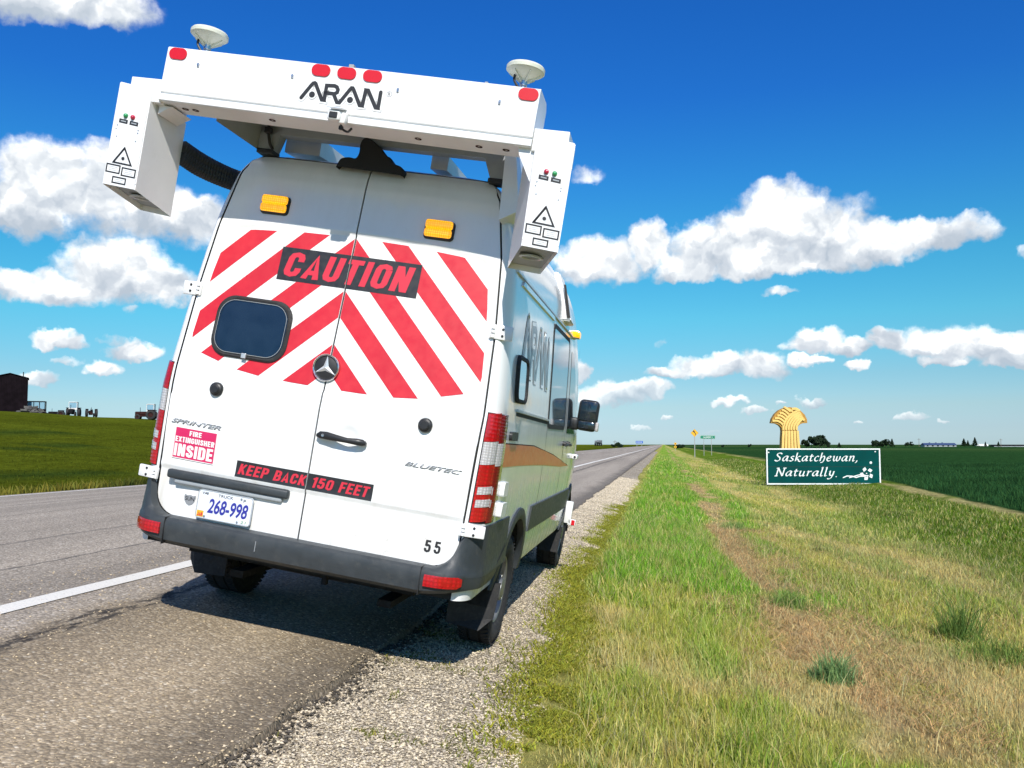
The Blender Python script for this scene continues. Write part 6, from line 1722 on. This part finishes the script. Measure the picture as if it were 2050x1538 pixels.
# ---- far trees, poles and farm buildings along the horizon
def tree(px, py_base, depth, h, w, conifer, label, seed):
    x, y, z = rooted(px, py_base, depth); r2 = np.random.default_rng(seed)
    root = empty('tree', (x, y, z), 0, label, 'tree', 'trees along the horizon')
    bm = BM(); cyl(bm, (0, 0, -.3), (0, 0, h * (.9 if conifer else .55)), h * .035, h * .012, 8)
    for k in range(5):
        a = k * 1.3; zz = h * (.3 + .08 * k); cyl(bm, (0, 0, zz), (w * .3 * math.cos(a), w * .3 * math.sin(a), zz + h * .18), h * .014, h * .005, 5, False)
    add('trunk', bm, 'bark', root)
    n = 900
    if conifer:
        t = r2.random(n) ** .7; rr_ = (1 - t) * w * .5 * (.35 + .65 * np.sqrt(r2.random(n))) * (1 + .25 * np.sin(t * 40)); a = r2.random(n) * 6.28
        P = np.stack([rr_ * np.cos(a), rr_ * np.sin(a), h * (.06 + .94 * t)], -1)
    else:
        m_ = 12; cc = np.stack([(r2.random(m_) - .5) * w * .72, (r2.random(m_) - .5) * w * .72, h * (.28 + .55 * r2.random(m_))], -1); cr = w * (.13 + .16 * r2.random(m_))
        i = r2.integers(0, m_, n); v = r2.normal(size=(n, 3)); v /= np.linalg.norm(v, axis=1)[:, None]
        P = cc[i] + v * (cr[i] * (.55 + .5 * r2.random(n)))[:, None] * np.array([1, 1, .85])
        P[:, 2] = np.clip(P[:, 2], h * .06, None)
    s = w * (.05 + .06 * r2.random(n)); a = r2.normal(size=(n, 3)); b = r2.normal(size=(n, 3)); a /= np.linalg.norm(a, axis=1)[:, None]; b -= a * (a * b).sum(1)[:, None]; b /= np.linalg.norm(b, axis=1)[:, None]
    a *= s[:, None]; b *= s[:, None]
    V = np.stack([P - a, P + b * .7, P + a, P - b * .7], 1).reshape(-1, 3)
    me = bpy.data.meshes.new('crown'); fill_mesh(me, V, np.arange(n * 4).reshape(-1, 4))
    c = np.ones((n, 4, 4), np.float32); c[..., :3] = (np.array([.022, .042, .018]) * (.6 + .9 * r2.random((n, 1))))[:, None, :]
    at = me.color_attributes.new('tint', 'FLOAT_COLOR', 'POINT'); at.data.foreach_set('color', c.ravel()); me.materials.append(MATS['foliage'])
    o = bpy.data.objects.new('crown', me); link(o, root)
T = [
 (1612, 892, 430, 3.2, 3.6, 0, 'pale low bush at the left foot of the largest grove, just right of the sheaf'),
 (1625, 892, 425, 4.3, 4.6, 0, 'left round tree of the largest grove behind the welcome board'),
 (1640, 892, 420, 5.0, 5.0, 0, 'tallest round tree in the middle of the largest grove'),
 (1650, 892, 420, 4.9, 4.4, 0, 'right round tree of the largest grove behind the welcome board'),
 (1659, 892, 410, 2.0, 1.6, 1, 'tiny pointed tree at the right foot of the largest grove'),
 (1680, 892, 440, 1.9, 2.0, 1, 'small pointed tree alone right of the largest grove'),
 (1752, 893, 430, 2.7, 3.2, 0, 'left bush of the grove above the right end of the board'),
 (1764, 893, 430, 2.4, 3.4, 0, 'low middle bush of the grove above the right end of the board'),
 (1774, 893, 430, 3.5, 3.6, 0, 'highest round tree of the grove above the right end of the board'),
 (1786, 893, 430, 3.2, 2.4, 1, 'pointed tree at the right end of the grove above the board'),
 (1816, 893, 460, 2.0, 2.0, 0, 'left one of two thin shrubs before the long blue roof'),
 (1825, 893, 460, 2.4, 1.8, 0, 'right one of two thin shrubs before the long blue roof'),
 (1930, 894, 450, 3.2, 2.8, 1, 'left pointed tree right of the long blue roof'),
 (1938, 894, 450, 2.6, 1.8, 1, 'slim middle pointed tree right of the long blue roof'),
 (1952, 894, 445, 3.6, 2.8, 1, 'broad right pointed tree beside the white trailer'),
 (1973, 894, 450, 2.0, 1.4, 1, 'small pointed tree at the right end of the white trailer'),
 (1999, 894, 450, 2.1, 1.6, 1, 'small tree on the horizon near the right edge'),
 (1240, 892, 380, 1.6, 3.0, 0, 'dark low bush on the far left side of the road'),
 (1228, 892, 380, 1.1, 2.0, 0, 'smaller low bush left of the dark bush across the road'),
 (1501, 893, 470, 1.4, 1.6, 0, 'tiny bush on the horizon left of the welcome board'),
 (1362, 889, 420, 1.2, 3.2, 0, 'low hedge-like bush beyond the two yellow diamonds'),
 (1447, 892, 470, 1.2, 1.6, 0, 'tiny bush on the horizon right of the green place name board'),
]
for i, (px_, py_, d, h, w_, con, lab) in enumerate(T): tree(px_, py_ + 3, d, h * 1.25, w_ * 1.1, con, lab, 100 + i)
def pole(px_, py_, d, h, label):
    x, y, z = rooted(px_, py_, d); r = empty('utility_pole', (x, y, z), 0, label, 'pole', 'poles on the horizon')
    bm = BM(); cyl(bm, (0, 0, -.3), (0, 0, h), .14, .09, 8); add('mast', bm, 'post_wood', r)
    bm = BM(); box(bm, -.9, .9, -.06, .06, h - .7, h - .55); add('crossarm', bm, 'post_wood', r)
pole(1840, 894, 520, 5.0, 'utility pole between the thin shrubs and the blue roof'); pole(2004, 894, 500, 4.6, 'utility pole near the right edge of the horizon'); pole(1231, 891, 420, 3.2, 'short utility pole left of the road')
x, y, z = rooted(1883, 895, 520); bl = empty('long_barn', (x, y, z), HEAD, 'long low barn with a dark blue roof on the horizon', 'barn')
bm = BM(); box(bm, -9.2, 9.2, 0, 5, -.5, 1.15); add('wall', bm, 'shed_wall', bl)
bm = BM(); hexa(bm, [(-9.4, -.3, 1.1), (9.4, -.3, 1.1), (9.4, 5.3, 1.1), (-9.4, 5.3, 1.1), (-9.4, 2.4, 2.3), (9.4, 2.4, 2.3), (9.4, 2.6, 2.3), (-9.4, 2.6, 2.3)]); rf = add('roof', bm, 'shed_blue', bl)
for xx in (-5.2, -1.5, 2.2): bm = BM(); box(bm, xx - .3, xx + .3, 2.2, 2.8, 2.2, 2.65); add('ridge_vent', bm, 'shed_blue', rf)
for xx in (-7.5, -4.5, -1.5, 1.5, 4.5, 7.5): bm = BM(); box(bm, xx - .5, xx + .5, -.02, -.005, .3, .85); add('window', bm, 'tractor_dark', bl)
x, y, z = rooted(1967, 896, 455); tr_ = empty('white_trailer', (x, y, z), HEAD, 'low white trailer between the pointed trees on the horizon', 'trailer')
bm = BM(); box(bm, -3.0, 3.0, 0, 2, .35, 1.35, .08); add('box', bm, 'sign_white', tr_)
bm = BM(); cyl(bm, (-1.6, -.05, .3), (-1.6, .2, .3), .3, seg=12); cyl(bm, (1.6, -.05, .3), (1.6, .2, .3), .3, seg=12); add_split('wheel', bm, 'tyre_rubber', tr_)
x, y, z = rooted(2030, 896, 500); lb = empty('flat_shed', (x, y, z), HEAD, 'flat dark shed at the right end of the horizon', 'shed')
bm = BM(); hexa(bm, [(-12, 0, -.5), (14, 0, -.5), (14, 5, -.5), (-12, 5, -.5), (-10.5, 1, 1.25), (14, 1, 1.25), (14, 4, 1.25), (-10.5, 4, 1.25)]); add('roof', bm, 'tractor_dark', lb)
bm = BM(); box(bm, -11, 14, -.05, .5, -.4, .45); add('wall', bm, 'shed_wall', lb)
